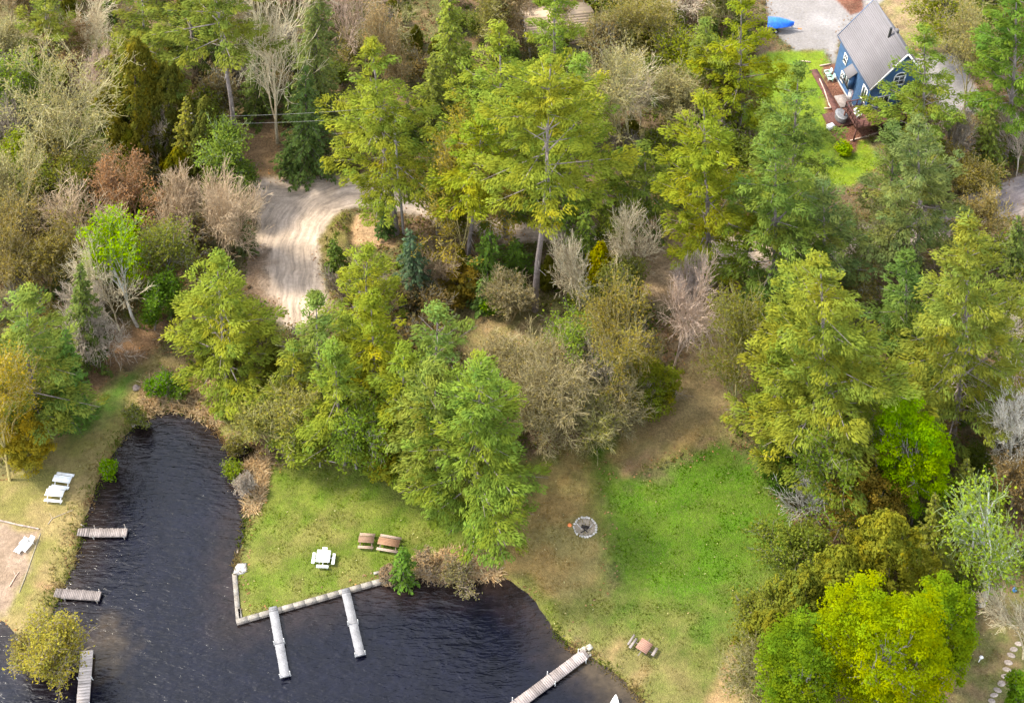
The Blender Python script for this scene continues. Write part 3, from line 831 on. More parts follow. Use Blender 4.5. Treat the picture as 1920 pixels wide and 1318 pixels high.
# ------------------------------------------------------------------ the trees and shrubs, one row each
# kind, base pixel, top pixel, crown width in pixels, foliage tone, label
YG, LG, MG, BG, DG = (.16, .178, .028), (.165, .18, .026), (.125, .14, .028), (.11, .135, .042), (.055, .07, .018)
OL, GO, LIME, YL = (.115, .105, .018), (.23, .178, .026), (.14, .24, .012), (.2, .23, .01)
TAN, RUST, BRN, PALE, OLB = (.24, .175, .085), (.23, .13, .065), (.16, .115, .05), (.23, .205, .085), (.165, .14, .035)
GREYB, PALEB, TANB, WHITEB, PINKB = (.235, .195, .15), (.30, .25, .165), (.26, .195, .125), (.52, .47, .4), (.25, .185, .14)
TREES = [
 ('bud', (25, 70), (8, -60), 120, (.2, .15, .07), 'brownish budding tree in the extreme top left corner'),
 ('bud', (-10, 170), (-15, 30), 110, PALE, 'pale feathery tree cut by the left edge near the top'),
 # --- wood in the upper left
 ('pine', (95, 170), (85, -50), 120, MG, 'green pine with a dark lower crown standing in the top left corner'),
 ('bare', (188, 120), (165, -40), 120, PALEB, 'white-limbed bare tree spreading at the top left between two pines'),
 ('bud', (135, 165), (122, 35), 95, (.2, .13, .06), 'rusty tan budding tree just under the top left corner pine'),
 ('pine', (285, 235), (262, -70), 165, MG, 'full green pine behind the olive cedar clump in the upper left'),
 ('pine', (450, 305), (392, -110), 215, (.14, .155, .03), 'tall pine with a long bare peeling trunk beside the shaded trail'),
 ('pine', (370, 150), (345, -90), 130, DG, 'dark green pine at the top edge left of the tall trail pine'),
 ('cedar', (262, 290), (252, 72), 120, OL, 'largest dense olive cedar in the upper left wood'),
 ('cedar', (208, 245), (212, 105), 75, OL, 'narrower olive cedar hugging the left side of the largest cedar'),
 ('cedar', (312, 285), (318, 110), 85, (.095, .095, .02), 'darker olive cedar hugging the right side of the largest cedar'),
 ('bare', (520, 268), (505, -70), 165, PALEB, 'tall pale bare tree with forked trunks right of the shaded trail'),
 ('spruce', (592, 225), (592, -120), 120, (.085, .1, .03), 'tall olive spruce reaching the top edge left of the broad road pine'),
 ('spruce', (578, 318), (572, 118), 135, (.05, .072, .02), 'dark green spruce at the road head beside the shaded trail'),
 ('spruce', (545, 330), (540, 265), 55, (.05, .072, .02), 'small dark spruce on the leafy verge at the trail mouth'),
 ('spruce', (485, 215), (478, 60), 95, DG, 'dark spruce in shade between the trail pine and the pale forked tree'),
 ('bud', (118, 345), (75, 85), 190, PALE, 'big pale olive tree with fine bare limbs at the far left'),
 ('leafy', (50, 215), (38, 78), 120, (.15, .2, .03), 'yellow green hazy tree at the left edge above the pale olive tree'),
 ('bare', (192, 252), (175, 85), 80, PINKB, 'pinkish grey bare tree with a crooked trunk left of the olive cedars'),
 ('cedar', (248, 318), (240, 246), 52, (.15, .15, .018), 'small pointed yellow green cedar below the large cedar clump'),
 ('cedar', (338, 352), (330, 283), 68, (.15, .14, .014), 'bright olive round cedar just left of the birch sapling'),
 ('spruce', (352, 332), (348, 178), 74, (.11, .105, .02), 'olive hemlock with a loose outline above the bright round cedar'),
 ('cedar', (388, 338), (384, 182), 66, (.085, .09, .02), 'slim olive cedar close to the left of the peeling pine trunk'),
 ('birch', (433, 372), (394, 238), 88, (.15, .2, .035), 'leaning pale birch sapling with light green leaves left of the dirt road'),
 ('bare', (297, 312), (285, 215), 95, GREYB, 'small grey bare tree in front of the largest cedar'),
 ('bud', (258, 448), (236, 308), 125, RUST, 'rusty orange budding tree left of the dirt road'),
 ('bud', (62, 440), (45, 262), 140, PALE, 'pale tan feathery tree at the left edge beside the rusty tree'),
 ('leafy', (58, 318), (40, 242), 90, (.17, .2, .02), 'bright yellow green young tree at the left edge above the pale tan tree'),
 ('leafy', (160, 385), (150, 282), 90, (.12, .125, .022), 'olive green small tree between the pale tan and the rusty tree'),
 ('bare', (352, 472), (335, 330), 95, TANB, 'left one of two fan-shaped grey bare trees at the road edge'),
 ('bare', (412, 480), (400, 318), 135, TANB, 'right one of two fan-shaped grey bare trees at the road edge'),
 ('leafy', (440, 395), (428, 305), 72, (.1, .14, .028), 'soft green shrubby tree on the left verge at the road bend'),
 ('spruce', (462, 470), (452, 385), 55, (.07, .085, .03), 'dull green small conifer on the left verge below the road bend'),
 ('bare', (185, 505), (140, 345), 120, TANB, 'tall tan bare tree leaning left above the bright lime birch'),
 ('birch', (258, 612), (214, 428), 130, (.17, .25, .012), 'bright lime birch with a slanting white trunk above the cove'),
 ('leafy', (330, 578), (325, 418), 130, (.13, .14, .028), 'hazy olive tree between the lime birch and the round cove pine'),
 ('leafy', (290, 618), (284, 520), 70, (.09, .15, .02), 'dense mid green bush tree at the foot of the lime birch'),
 ('bare', (228, 628), (165, 462), 110, PALEB, 'pale bare tree bent sharply left beside the lime birch trunk'),
 ('bud', (28, 585), (35, 388), 140, (.16, .125, .035), 'olive brown budding tree with a reddish trunk at the left edge'),
 ('bud', (98, 575), (88, 428), 110, (.155, .125, .03), 'smaller golden brown budding tree right of the reddish trunk'),
 ('bare', (202, 662), (142, 545), 110, GREYB, 'grey brushy dead tree drooping over the leaf litter above the cove'),
 ('spruce', (165, 685), (150, 492), 110, DG, 'dark spruce in the gap behind the grey brushy dead tree'),
 ('spruce', (125, 545), (135, 440), 80, (.045, .062, .02), 'dark conifer hidden behind the golden brown budding trees'),
 ('pine', (72, 810), (52, 545), 225, (.145, .17, .036), 'broad light green pine at the left edge beside the cove lawn'),
 ('spruce', (135, 790), (122, 612), 105, (.06, .1, .022), 'mid green hemlock right behind the broad left edge pine'),
 ('bud', (18, 900), (12, 675), 155, GO, 'golden yellow tree at the left edge below the broad pine'),
 ('shrub', (55, 868), (48, 788), 100, GO, 'golden shrub spilling onto the lawn under the golden yellow tree'),
 ('pine', (428, 735), (414, 476), 225, (.165, .185, .03), 'rounded light green pine standing above the cove head'),
 ('spruce', (515, 722), (508, 612), 72, (.075, .078, .016), 'small pointed dark olive spruce right of the rounded cove pine'),
 ('shrub', (293, 742), (285, 713), 34, (.09, .17, .014), 'leftmost of three round green bushes on the reeds at the cove head'),
 ('shrub', (312, 745), (308, 708), 38, (.1, .2, .012), 'tallest middle one of three green bushes on the reeds at the cove head'),
 ('shrub', (334, 742), (332, 718), 34, (.1, .16, .02), 'rightmost of three green bushes on the reeds at the cove head'),
 ('shrub', (432, 782), (426, 748), 44, (.165, .165, .035), 'yellow olive shrub on the right bank of the cove head'),
 ('shrub', (440, 846), (437, 818), 30, (.17, .15, .04), 'straw coloured shrub leaning over the right side of the cove'),
 ('bud', (512, 838), (474, 748), 78, (.21, .2, .05), 'wispy olive tree with grey stems beside the narrow inlet of the cove'),
 ('bare', (464, 925), (452, 888), 30, GREYB, 'low grey bare bush overhanging the water at the right side of the cove'),
 ('shrub', (443, 893), (441, 868), 30, (.14, .18, .02), 'small lime bush on the waterline right of the cove'),
 ('shrub', (204, 893), (202, 868), 22, (.11, .19, .012), 'small lime bush on the waterline left of the cove'),
 ('shrub', (250, 800), (249, 765), 32, (.14, .15, .035), 'scrubby green shrub on the left bank of the cove head'),
 # --- centre clump of pines
 ('pine', (600, 790), (590, 556), 140, (.13, .16, .036), 'blue-tinged green pine at the left front of the centre clump below the road'),
 ('pine', (552, 810), (548, 645), 125, (.145, .16, .028), 'half grown pine at the far left of the centre clump'),
 ('pine', (655, 765), (655, 598), 140, (.15, .17, .028), 'pine tucked behind the front row of the centre clump'),
 ('pine', (690, 650), (690, 464), 165, (.165, .19, .03), 'light green pine at the top of the centre clump next to the sandy bank'),
 ('pine', (705, 800), (700, 545), 165, (.165, .175, .022), 'yellow green pine in the middle of the centre clump'),
 ('pine', (810, 830), (822, 572), 185, (.125, .16, .036), 'green pine at the upper right of the centre clump'),
 ('pine', (645, 870), (628, 640), 160, (.14, .17, .028), 'mid green pine in the lower left of the centre clump'),
 ('pine', (760, 880), (748, 650), 165, (.15, .175, .025), 'yellowish pine at the heart of the centre clump'),
 ('pine', (825, 940), (812, 680), 210, (.145, .165, .034), 'grey green pine beside the broad bright pine over the lawn'),
 ('pine', (888, 975), (904, 678), 290, (.13, .17, .03), 'broad bright green pine at the right end of the centre clump over the lawn'),
 ('leafy', (668, 878), (650, 745), 125, (.15, .21, .03), 'bright leafy tree with bare grey twigs at the front of the centre clump'),
 ('bud', (585, 860), (570, 735), 120, (.2, .19, .04), 'olive scrub tree at the left end of the middle lawn'),
 ('cedar', (722, 885), (730, 760), 90, (.16, .155, .02), 'yellow olive cedar at the foot of the centre clump above the lawn'),
 ('spruce', (556, 770), (560, 650), 80, (.1, .12, .025), 'olive hemlock between the pointed spruce and the centre clump'),
 ('leafy', (600, 875), (605, 800), 90, (.16, .185, .03), 'pale green small tree drooping over the left end of the middle lawn'),
 # --- road bend and tall pines
 ('spruce', (785, 568), (766, 425), 95, (.04, .06, .032), 'dark blue green spruce standing right of the sandy bank'),
 ('spruce', (722, 440), (716, 375), 45, (.045, .07, .02), 'small dark spruce at the top of the sandy bank'),
 ('bud', (862, 500), (825, 270), 185, (.24, .19, .035), 'large golden budding tree in front of the two tall road pines'),
 ('bud', (868, 440), (850, 195), 150, (.25, .21, .035), 'yellow budding tree wedged between the two tall road pines'),
 ('pine', (745, 440), (694, 78), 225, YG, 'yellow green pine spreading over the end of the dirt road'),
 ('pine', (1003, 582), (1024, 112), 290, (.163, .18, .028), 'giant yellow green pine with a long straight trunk in the centre'),
 ('pine', (878, 505), (905, 225), 160, (.168, .185, .022), 'thin trunked yellow pine left of the giant centre pine'),
 ('pine', (948, 442), (938, 42), 215, (.15, .18, .03), 'fresh green pine standing behind the giant centre pine'),
 ('pine', (1062, 440), (1088, 105), 190, (.14, .175, .03), 'green pine just right of and behind the giant centre pine'),
 ('pine', (1040, 262), (1040, -70), 130, (.14, .175, .03), 'slim pine in front of the tan roofed cabin'),
 ('spruce', (912, 540), (920, 428), 115, (.06, .095, .018), 'shaded green hemlock beside the foot of the giant pine trunk'),
 ('spruce', (968, 515), (965, 445), 95, (.07, .11, .02), 'low spreading hemlock touching the giant pine trunk'),
 ('shrub', (868, 555), (868, 500), 95, (.18, .13, .025), 'golden bronze shrub under the large golden budding tree'),
 ('shrub', (935, 575), (940, 522), 75, (.13, .21, .015), 'lime shrub in the open wood left of the giant pine trunk'),
 ('spruce', (905, 580), (905, 520), 62, (.065, .1, .025), 'small green spruce at the edge of the open straw patch'),
 # --- top edge, middle
 ('bud', (770, 210), (752, -10), 110, TAN, 'orange tan budding tree behind the yellow green road pine'),
 ('bare', (655, 120), (645, -60), 100, PINKB, 'purplish bare tree at the top edge right of the tall olive spruce'),
 ('bud', (705, 110), (695, -60), 115, (.17, .16, .06), 'hazy grey green tree at the top edge left of the orange tan tree'),
 ('spruce', (845, 215), (845, -40), 130, (.1, .115, .022), 'olive hemlock at the top edge left of the fresh green pine'),
 ('spruce', (815, 260), (812, 95), 100, (.085, .095, .02), 'darker hemlock below the olive top edge hemlock'),
 ('bud', (905, 120), (898, -50), 110, (.15, .14, .035), 'olive feathery tree at the top edge above the fresh green pine'),
 ('bud', (975, 90), (960, -70), 100, TAN, 'tan twiggy tree at the top edge left of the tan roofed cabin'),
 ('bud', (1180, 300), (1168, 85), 150, PALE, 'pale straw tree with a straight grey trunk right of the giant pine'),
 ('bare', (1200, 240), (1195, 110), 110, PALEB, 'bare branched pale tree behind the straight grey straw tree'),
 ('spruce', (1160, 86), (1158, 24), 38, (.05, .085, .05), 'tiny blue spruce on the clearing right of the cabin'),
 ('bud', (1225, 120), (1215, -20), 110, (.19, .165, .04), 'golden olive tree at the top edge right of the tiny blue spruce'),
 ('bare', (1285, 70), (1290, -60), 110, (.36, .27, .2), 'reddish bare tree at the top edge in the middle right'),
 ('bud', (1335, 90), (1330, -60), 120, (.17, .165, .05), 'grey green feathery tree at the top edge left of the gravel drive'),
 ('leafy', (1275, 160), (1270, 60), 110, (.16, .18, .02), 'lime olive bushy tree left of the yellow pine by the drive'),
 ('pine', (1385, 240), (1390, -20), 165, (.17, .185, .02), 'yellow pine at the corner of the gravel drive left of the blue boat'),
 ('pine', (1335, 225), (1325, 40), 120, (.14, .165, .035), 'soft green pine left of the yellow pine by the drive'),
 ('birch', (1368, 225), (1372, 112), 90, (.18, .14, .05), 'small pale trunked tree at the left edge of the bright house lawn'),
 ('bud', (1265, 235), (1255, 120), 120, PALE, 'straw tree with upright twigs above the leafy clearing'),
 ('bud', (1120, 130), (1130, 30), 80, (.17, .15, .05), 'low scrubby tree just right of the cabin wall'),
 # --- right hand pines
 ('pine', (1328, 530), (1316, 172), 225, (.175, .19, .024), 'yellow green pine over the pale sandy track'),
 ('pine', (1475, 440), (1490, 118), 175, (.12, .155, .035), 'dense green pine left of the blue house deck'),
 ('pine', (1450, 570), (1452, 235), 235, (.125, .165, .035), 'big green pine right of the yellow green track pine'),
 ('pine', (1540, 570), (1540, 335), 185, BG, 'blue green pine below the bright lawn of the blue house'),
 ('pine', (1722, 318), (1730, 52), 165, (.13, .165, .03), 'slender pine standing in front of the blue house gable'),
 ('pine', (1718, 500), (1712, 222), 215, (.125, .145, .046), 'soft grey green pine between the house lawn and the grey road'),
 ('pine', (1668, 400), (1675, 235), 85, (.105, .14, .04), 'half grown pine right of the round lime bush'),
 ('pine', (1885, 300), (1888, -50), 185, (.095, .145, .025), 'dense green pine filling the top right corner'),
 ('bud', (1808, 210), (1795, 15), 125, (.2, .175, .06), 'thin straw green tree behind the gravel patch right of the house'),
 ('leafy', (1775, 95), (1765, -40), 120, (.16, .17, .02), 'lime olive tree at the top edge above the house gable'),
 ('pine', (1830, 110), (1845, -70), 110, (.12, .15, .03), 'green pine at the top edge left of the corner pine'),
 ('spruce', (1850, 330), (1852, 192), 85, (.07, .085, .018), 'dark olive spruce left of the corner pine foot'),
 ('bud', (1815, 370), (1812, 290), 100, (.15, .125, .03), 'olive brown shrubby tree above the grey road'),
 ('bud', (1838, 462), (1832, 372), 95, (.2, .155, .05), 'bronze bush tree on the near verge of the grey road'),
 ('bare', (1905, 330), (1900, 215), 80, GREYB, 'grey bare tree at the right edge above the grey road'),
 ('pine', (1545, 915), (1545, 474), 345, (.15, .165, .028), 'largest mid green pine in the lower right wood'),
 ('pine', (1785, 820), (1815, 402), 290, (.155, .168, .032), 'tall light green pine near the right edge below the grey road'),
 ('pine', (1690, 720), (1700, 470), 170, (.085, .125, .03), 'shaded pine between the two largest right hand pines'),
 ('pine', (1462, 870), (1455, 640), 130, (.15, .175, .028), 'low yellow green pine on the left flank of the largest right pine'),
 ('bud', (1378, 785), (1376, 545), 105, (.12, .115, .02), 'thin olive tree with a bare grey trunk at the edge of the path'),
 ('spruce', (1895, 560), (1898, 400), 90, (.055, .07, .018), 'dark green conifer at the right edge below the grey road'),
 ('bare', (1900, 770), (1888, 590), 110, GREYB, 'grey bare tree at the right edge behind the tall light green pine'),
 ('bare', (1888, 890), (1880, 730), 100, (.3, .27, .22), 'straw grey bare tree leaning at the right edge above the birch'),
 ('bud', (1640, 520), (1630, 400), 110, (.15, .16, .05), 'thin hazy green tree on the verge of the hidden road'),
 # --- clearing and thickets in the middle
 ('bare', (1090, 600), (1078, 428), 85, PALEB, 'pale bare tree with upswept twigs right of the giant pine trunk'),
 ('cedar', (1128, 548), (1126, 458), 66, (.21, .19, .008), 'bright yellow egg-shaped cedar right of the pale upswept tree'),
 ('bare', (1190, 530), (1182, 362), 105, PALEB, 'thin pale bare tree left of the sandy track'),
 ('bare', (1262, 695), (1298, 482), 110, PINKB, 'reddish brown bare tree leaning right beside the path'),
 ('bare', (1300, 640), (1310, 500), 90, (.24, .19, .16), 'dark bare tree behind the reddish leaning tree'),
 ('bud', (1065, 795), (1052, 655), 140, (.185, .155, .06), 'large grey brown twiggy thicket above the brown lawn'),
 ('bare', (1125, 765), (1122, 630), 100, (.22, .185, .125), 'grey twiggy thicket on the right of the large brown thicket'),
 ('leafy', (1120, 720), (1108, 588), 140, (.14, .19, .03), 'sparse bright green tree with a bleached dead limb in the thicket'),
 ('bud', (1005, 760), (1000, 655), 120, (.19, .165, .06), 'straw green brush at the left end of the thicket'),
 ('bud', (1205, 775), (1192, 555), 160, (.165, .135, .03), 'olive brown budding tree left of the path'),
 ('shrub', (1215, 760), (1212, 690), 125, (.14, .15, .018), 'lime olive bush at the foot of the olive brown path tree'),
 ('bud', (1150, 800), (1145, 715), 110, (.15, .13, .045), 'brown olive bush at the lower end of the thicket'),
 ('bud', (1010, 805), (1005, 695), 120, (.22, .185, .07), 'straw yellow brush at the lower left of the thicket'),
 ('bud', (1108, 818), (1104, 738), 115, (.19, .185, .04), 'yellow green brush at the front of the thicket'),
 ('bud', (930, 725), (925, 645), 90, (.22, .18, .075), 'tan brush behind the broad bright pine in the open wood'),
 ('leafy', (1150, 590), (1155, 500), 90, (.16, .165, .04), 'straw green bush below the bright yellow cedar'),
 ('bud', (958, 600), (950, 525), 70, (.19, .16, .07), 'straw coloured brush in the open wood left of the giant pine trunk'),
 ('spruce', (1095, 508), (1098, 395), 115, (.09, .12, .024), 'green hemlock right of the giant pine trunk'),
 ('leafy', (1155, 470), (1155, 362), 105, (.14, .165, .03), 'fresh olive green tree hiding the road right of the giant pine'),
 ('pine', (1215, 435), (1208, 275), 115, (.115, .145, .03), 'small green pine between the straw tree and the sandy track'),
 ('leafy', (820, 440), (815, 340), 100, (.19, .18, .03), 'golden green bush tree hiding the road left of the giant pine'),
 # --- lower right wood
 ('leafy', (1565, 985), (1545, 775), 205, (.1, .145, .02), 'olive green leafy tree beside the bright lawn'),
 ('dome', (1705, 985), (1703, 755), 148, (.135, .21, .012), 'vivid lime leafy tree under the large right hand pines'),
 ('dome', (1618, 1020), (1630, 866), 165, (.15, .115, .026), 'round bronze brown tree between the vivid lime tree and the lawn'),
 ('cedar', (1655, 1175), (1665, 962), 185, (.145, .142, .02), 'tall golden olive cedar below the bronze brown tree'),
 ('cedar', (1580, 1205), (1583, 1030), 185, (.12, .125, .018), 'broad olive cedar left of the tall golden cedar'),
 ('cedar', (1505, 1225), (1512, 1078), 165, (.105, .112, .018), 'dull olive cedar at the edge of the bright lawn'),
 ('spruce', (1748, 1110), (1742, 925), 115, (.08, .085, .016), 'dark olive hemlock between the golden cedar and the white limbed birch'),
 ('spruce', (1795, 985), (1815, 860), 95, (.075, .08, .016), 'dark hemlock behind the white limbed birch'),
 ('birch', (1840, 1132), (1848, 880), 165, (.17, .225, .03), 'white limbed birch with light green leaves at the right'),
 ('dome', (1660, 1370), (1656, 1110), 232, (.168, .195, .012), 'big round yellow lime maple at the bottom right'),
 ('dome', (1765, 1290), (1762, 1095), 120, (.12, .17, .014), 'green leafy tree tucked right of the yellow lime maple'),
 ('dome', (1492, 1380), (1492, 1172), 150, (.1, .145, .014), 'fresh green tree left of the yellow lime maple'),
 ('cedar', (1445, 1275), (1450, 1150), 120, (.115, .115, .017), 'small olive cedar in front of the dull olive cedar at the lawn edge'),
 ('bud', (1425, 1330), (1430, 1230), 110, (.13, .125, .03), 'olive brush at the bottom edge right of the bare dirt strip'),
 ('bare', (1918, 1235), (1896, 1130), 100, PALEB, 'pale bare tree at the right edge above the stepping stones'),
 ('bare', (1540, 985), (1522, 895), 80, (.24, .23, .2), 'small grey dead tree at the edge of the bright lawn'),
 ('shrub', (1470, 905), (1470, 840), 110, (.07, .11, .016), 'dark green bush under the low yellow green pine by the lawn'),
 ('dome', (1912, 1340), (1912, 1262), 60, (.08, .14, .015), 'low green bush right of the stepping stones in the bottom corner'),
 ('bud', (1890, 960), (1895, 860), 90, (.17, .12, .05), 'bronze twiggy bush at the right edge above the birch'),
 ('leafy', (1492, 1065), (1486, 985), 115, (.125, .15, .026), 'soft olive green bush tree on the right border of the bright lawn'),
 ('leafy', (1440, 1215), (1440, 1120), 90, (.13, .14, .026), 'hazy olive sapling at the lower right corner of the bright lawn'),
 # --- by the water
 ('shrub', (112, 1256), (112, 1166), 112, (.24, .21, .042), 'golden willow bush on the tip of the left point'),
 ('shrub', (68, 1246), (66, 1200), 70, (.17, .145, .045), 'dull straw bush beside the golden willow bush'),
 ('spruce', (757, 1092), (755, 1022), 62, (.05, .085, .015), 'small bushy green spruce on the bank by the brown tables'),
 ('shrub', (795, 1080), (798, 1050), 48, (.26, .19, .11), 'tan dead bush right of the small spruce on the bank'),
 ('shrub', (730, 1086), (732, 1066), 34, (.19, .13, .08), 'low tan tuft left of the small spruce by the wall end'),
 ('shrub', (862, 1088), (858, 1062), 60, (.16, .14, .06), 'straw and green reed bush hanging over the bank'),
 ('shrub', (1581, 288), (1581, 268), 24, (.27, .34, .02), 'small round lime bush in the mulch bed by the house'),
]
KINDS = dict(pine='pine_tree', spruce='spruce_tree', cedar='cedar_tree', bare='bare_tree', bud='budding_tree', leafy='leafy_tree',
             birch='birch_tree', dome='leafy_tree', shrub='shrub')

def plant(i, kind, bp, tp, wpx, tone, label):
    g = np.random.default_rng(sum(ord(c) * (k + 3) for k, c in enumerate(label)))
    b0 = at(*bp)
    bz = float(height(b0[0], b0[1]))
    b0 = at(bp[0], bp[1], max(bz, WATER_Z)); b0[2] = max(bz, WATER_Z - .2)
    top = at_y(tp[0], tp[1], b0[1])
    Hh = max(top[2] - b0[2], .8)
    mid = (b0 + top) / 2
    depth = mid[1] * math.sin(TILT) + (H_CAM - mid[2]) * math.cos(TILT)
    Rd = wpx * depth / F_PX / 2 * (1.1 if kind in ('pine', 'spruce') else 1.32 if kind == 'cedar' else 1.05)
    tone = np.asarray(tone) * (1.9 if kind in ('pine', 'spruce', 'cedar') else 1.8)
    lean = top[0] - b0[0]
    cap = (.42 if kind in ('bare', 'birch') else .22) * Hh
    lean = max(-cap, min(cap, lean))
    if kind == 'pine' and label.startswith('yellow green pine spreading'):
        tr, cr = gen_pine(g, Hh, Rd, tone, .27, (.2, .165, .15), 1.0, .04)
    elif kind == 'pine':
        cb = {True: .57, False: .16}[label.startswith(('giant', 'tall pine with', 'thin trunked', 'yellow green pine spreading'))]
        tr, cr = gen_pine(g, Hh, Rd, tone, cb, (.2, .165, .15), 1.0, .04)
    elif kind == 'spruce':
        tr, cr = gen_spruce(g, Hh, Rd, tone)
    elif kind == 'cedar':
        tr, cr = gen_cedar(g, Hh, Rd, tone)
    elif kind == 'bare':
        tr, cr = gen_broad(g, Hh, Rd, np.asarray(tone) * .95, .10, tone, 4, (.2, .1), 5 if 'thicket' in label else 3 if 'fan' in label or 'brushy' in label or 'bush' in label else 1, .22, 32, .5, .02, .28, (7, 6, 5, 3), None, .72)
    elif kind == 'bud':
        tr, cr = gen_broad(g, Hh, Rd, tone, 1.7 if 'golden budding' in label or 'yellow budding' in label else .5 if 'thicket' in label or 'brush' in label else .95, np.asarray(tone) * .6 + np.array([.14, .115, .085]), 4, (.27, .17), 5 if 'thicket' in label or 'brush' in label else 2 if Hh < 12 else 1, .2, 34, .45, .02, .28, (7, 6, 4, 3), None, .75)
    elif kind == 'leafy':
        tr, cr = gen_broad(g, Hh, Rd, tone, 1.2, (.23, .2, .17), 4, (.3, .2), 1, .2, 38, .35, .02, .38)
    elif kind == 'birch':
        tr, cr = gen_broad(g, Hh, Rd, tone, .5 if 'limbed' in label else .9, (.6, .55, .48), 4, (.32, .22), 1, .42, 40, .3, .026, .42, (6, 5, 4, 3), np.asarray(tone) * .5 + .1, 1.7 if 'limbed' in label else 1.1)
    elif kind == 'dome':
        tr, cr = gen_dome(g, Hh, Rd, tone)
    else:
        if 'willow' in label:
            tr, cr = gen_broad(g, Hh, Rd, tone, 1.3, (.26, .21, .15), 3, (.26, .16), 7, .1, 34, .4, .02, .3, (5, 5, 4, 3))
        elif 'waterline' in label or 'scrubby' in label:
            tr, cr = gen_broad(g, Hh, Rd, tone, .35, (.24, .2, .15), 3, (.26, .15), 6, .1, 32, .4, .018, .2, (4, 4, 4, 3))
        elif 'reed' in label or 'dead' in label or 'straw' in label:
            tr, cr = gen_broad(g, Hh, Rd, tone, .42, (.24, .19, .15), 3, (.24, .13), 6, .1, 30, .5, .018, .15, (4, 4, 4, 3))
        else:
            tr, cr = gen_dome(g, Hh, Rd, tone, .02, (.2, .17, .14), 1.4, (.24, .16), .2)
    xf = shear((lean, 0), Hh)
    root = thing(KINDS[kind], b0 - np.array([0, 0, .05]), label, 'shrub' if kind == 'shrub' else 'tree')
    tr.build('trunk' if kind != 'shrub' else 'stems', M_BARK, root, False, xf)
    if cr.n:
        cr.build('crown' if kind != 'shrub' else 'foliage', M_NEEDLE if kind in ('pine', 'spruce', 'cedar') else M_LEAF, root, False, xf)
    return root

for _i, _t in enumerate(TREES):
    plant(_i, *_t)
# ------------------------------------------------------------------ built things
WHITE, RED_W = (.78, .77, .75), (.115, .05, .038)
def gz(p):
    return float(height(p[0], p[1]))
def seat(px, py):
    p = at(px, py); p[2] = gz(p); return p

# ---- docks -------------------------------------------------------
def dock(name, a, b, width, deck_col, label, z=0.22, board=.16, vary=.12, section=0, ramp=0.0, posts=(.5, .98), post_h=.7, side=None, sawn=0.0):
    """a = shore end pixel, b = lake end pixel (middle of the deck)"""
    A, B = at(*a, z), at(*b, z)
    L = np.linalg.norm(B - A); d = (B - A) / L
    root = thing(name, A, label, 'dock', math.atan2(d[1], d[0]))
    g = np.random.default_rng(int(a[0]))
    m = MB()
    n = int(L / board)
    run = 1.0
    for i in range(n):
        if i % 6 == 0 or g.random() < .12:
            run = 1 + g.normal() * vary
        c = np.clip(np.asarray(deck_col) * run * (1 + g.normal() * vary * .5), .01, .85)
        m.box(((i + .5) * L / n, g.normal() * .008, 0), (L / n - .012, width + g.normal() * sawn, .04), c)
    m.build('deck', M_WOOD, root)
    f = MB()
    sc = side or np.asarray(deck_col) * .75
    for s in (-1, 1):
        f.box((L / 2, s * (width / 2 - .03), -.1), (L - .02, .06, .15), sc)
    f.box((L - .02, 0, -.1), (.05, width - .1, .15), sc); f.box((.02, 0, -.1), (.05, width - .1, .15), sc)
    if section:
        for k in range(1, section):
            f.box((L * k / section, 0, .026), (.05, width, .012), np.asarray(deck_col) * .45)
    f.build('frame', M_WOOD, root)
    for q in posts:
        for s in (-1, 1):
            p = MB()
            p.tube([(L * q, s * (width / 2 + .05), -1.5), (L * q, s * (width / 2 + .05), post_h * g.uniform(.25, 1))], .045, 8, (.5, .49, .47) if section else (.3, .26, .22))
            p.box((L * q, s * (width / 2 + .02), -.06), (.16, .06, .14), (.45, .44, .42))
            p.build('post', M_METAL, root)
    if ramp:
        r = MB()
        for k in range(5):
            r.box((-ramp * (k + .5) / 5, 0, .02 + .012 * k), (ramp / 5 - .02, width * (1.0 - .03 * k), .035), np.asarray(deck_col) * (.62, .95, .7, .9, .8)[k] * g.uniform(.9, 1.1))
        r.build('ramp', M_WOOD, root)
    return root

GW = (.22, .185, .17)
dock('dock', (168, 998), (238, 998), .95, GW, 'upper grey plank dock on the left bank of the cove', .12, .17, .16, 0, 1.2, (.12, .94), .8, None, .05)
dock('dock', (116, 1112), (188, 1117), 1.0, (.2, .168, .155), 'lower grey plank dock on the left bank of the cove', .12, .17, .16, 0, .7, (.1, .94), .5, None, .05)
dock('dock', (163, 1219), (153, 1345), 1.15, (.4, .34, .3), 'pale tan dock standing off the golden willow bush', .2, .3, .14, 4, 0, (.42, .8), .45)
dock('dock', (513, 1146), (535, 1268), .86, (.23, .225, .23), 'left one of two long white grey docks at the retaining wall', .2, .14, .03, 2, .5, (.48, .97), .55)
dock('dock', (649, 1112), (676, 1228), .86, (.22, .215, .22), 'right one of two long white grey docks at the retaining wall', .2, .14, .03, 2, .5, (.48, .97), .55)
dock('dock', (1096, 1226), (945, 1338), 1.05, (.25, .21, .195), 'striped grey brown dock reaching in from the right bank', .2, .2, .17, 5, .25, (.03, .42, .85), .7)
for k, (x, y) in enumerate([(1094, 1217), (1105, 1213), (1103, 1224)]):
    p = seat(x, y)
    t = MB().box((0, 0, .06), (.55, .55, .16), (.42, .4, .33), None, .6, .96).build('paving_block', M_STONE)
    t.location = [float(v) for v in p]
    tag(t, 'pale square block in the trio at the shore end of the striped dock', 'paving block', 'paving blocks at the dock foot')

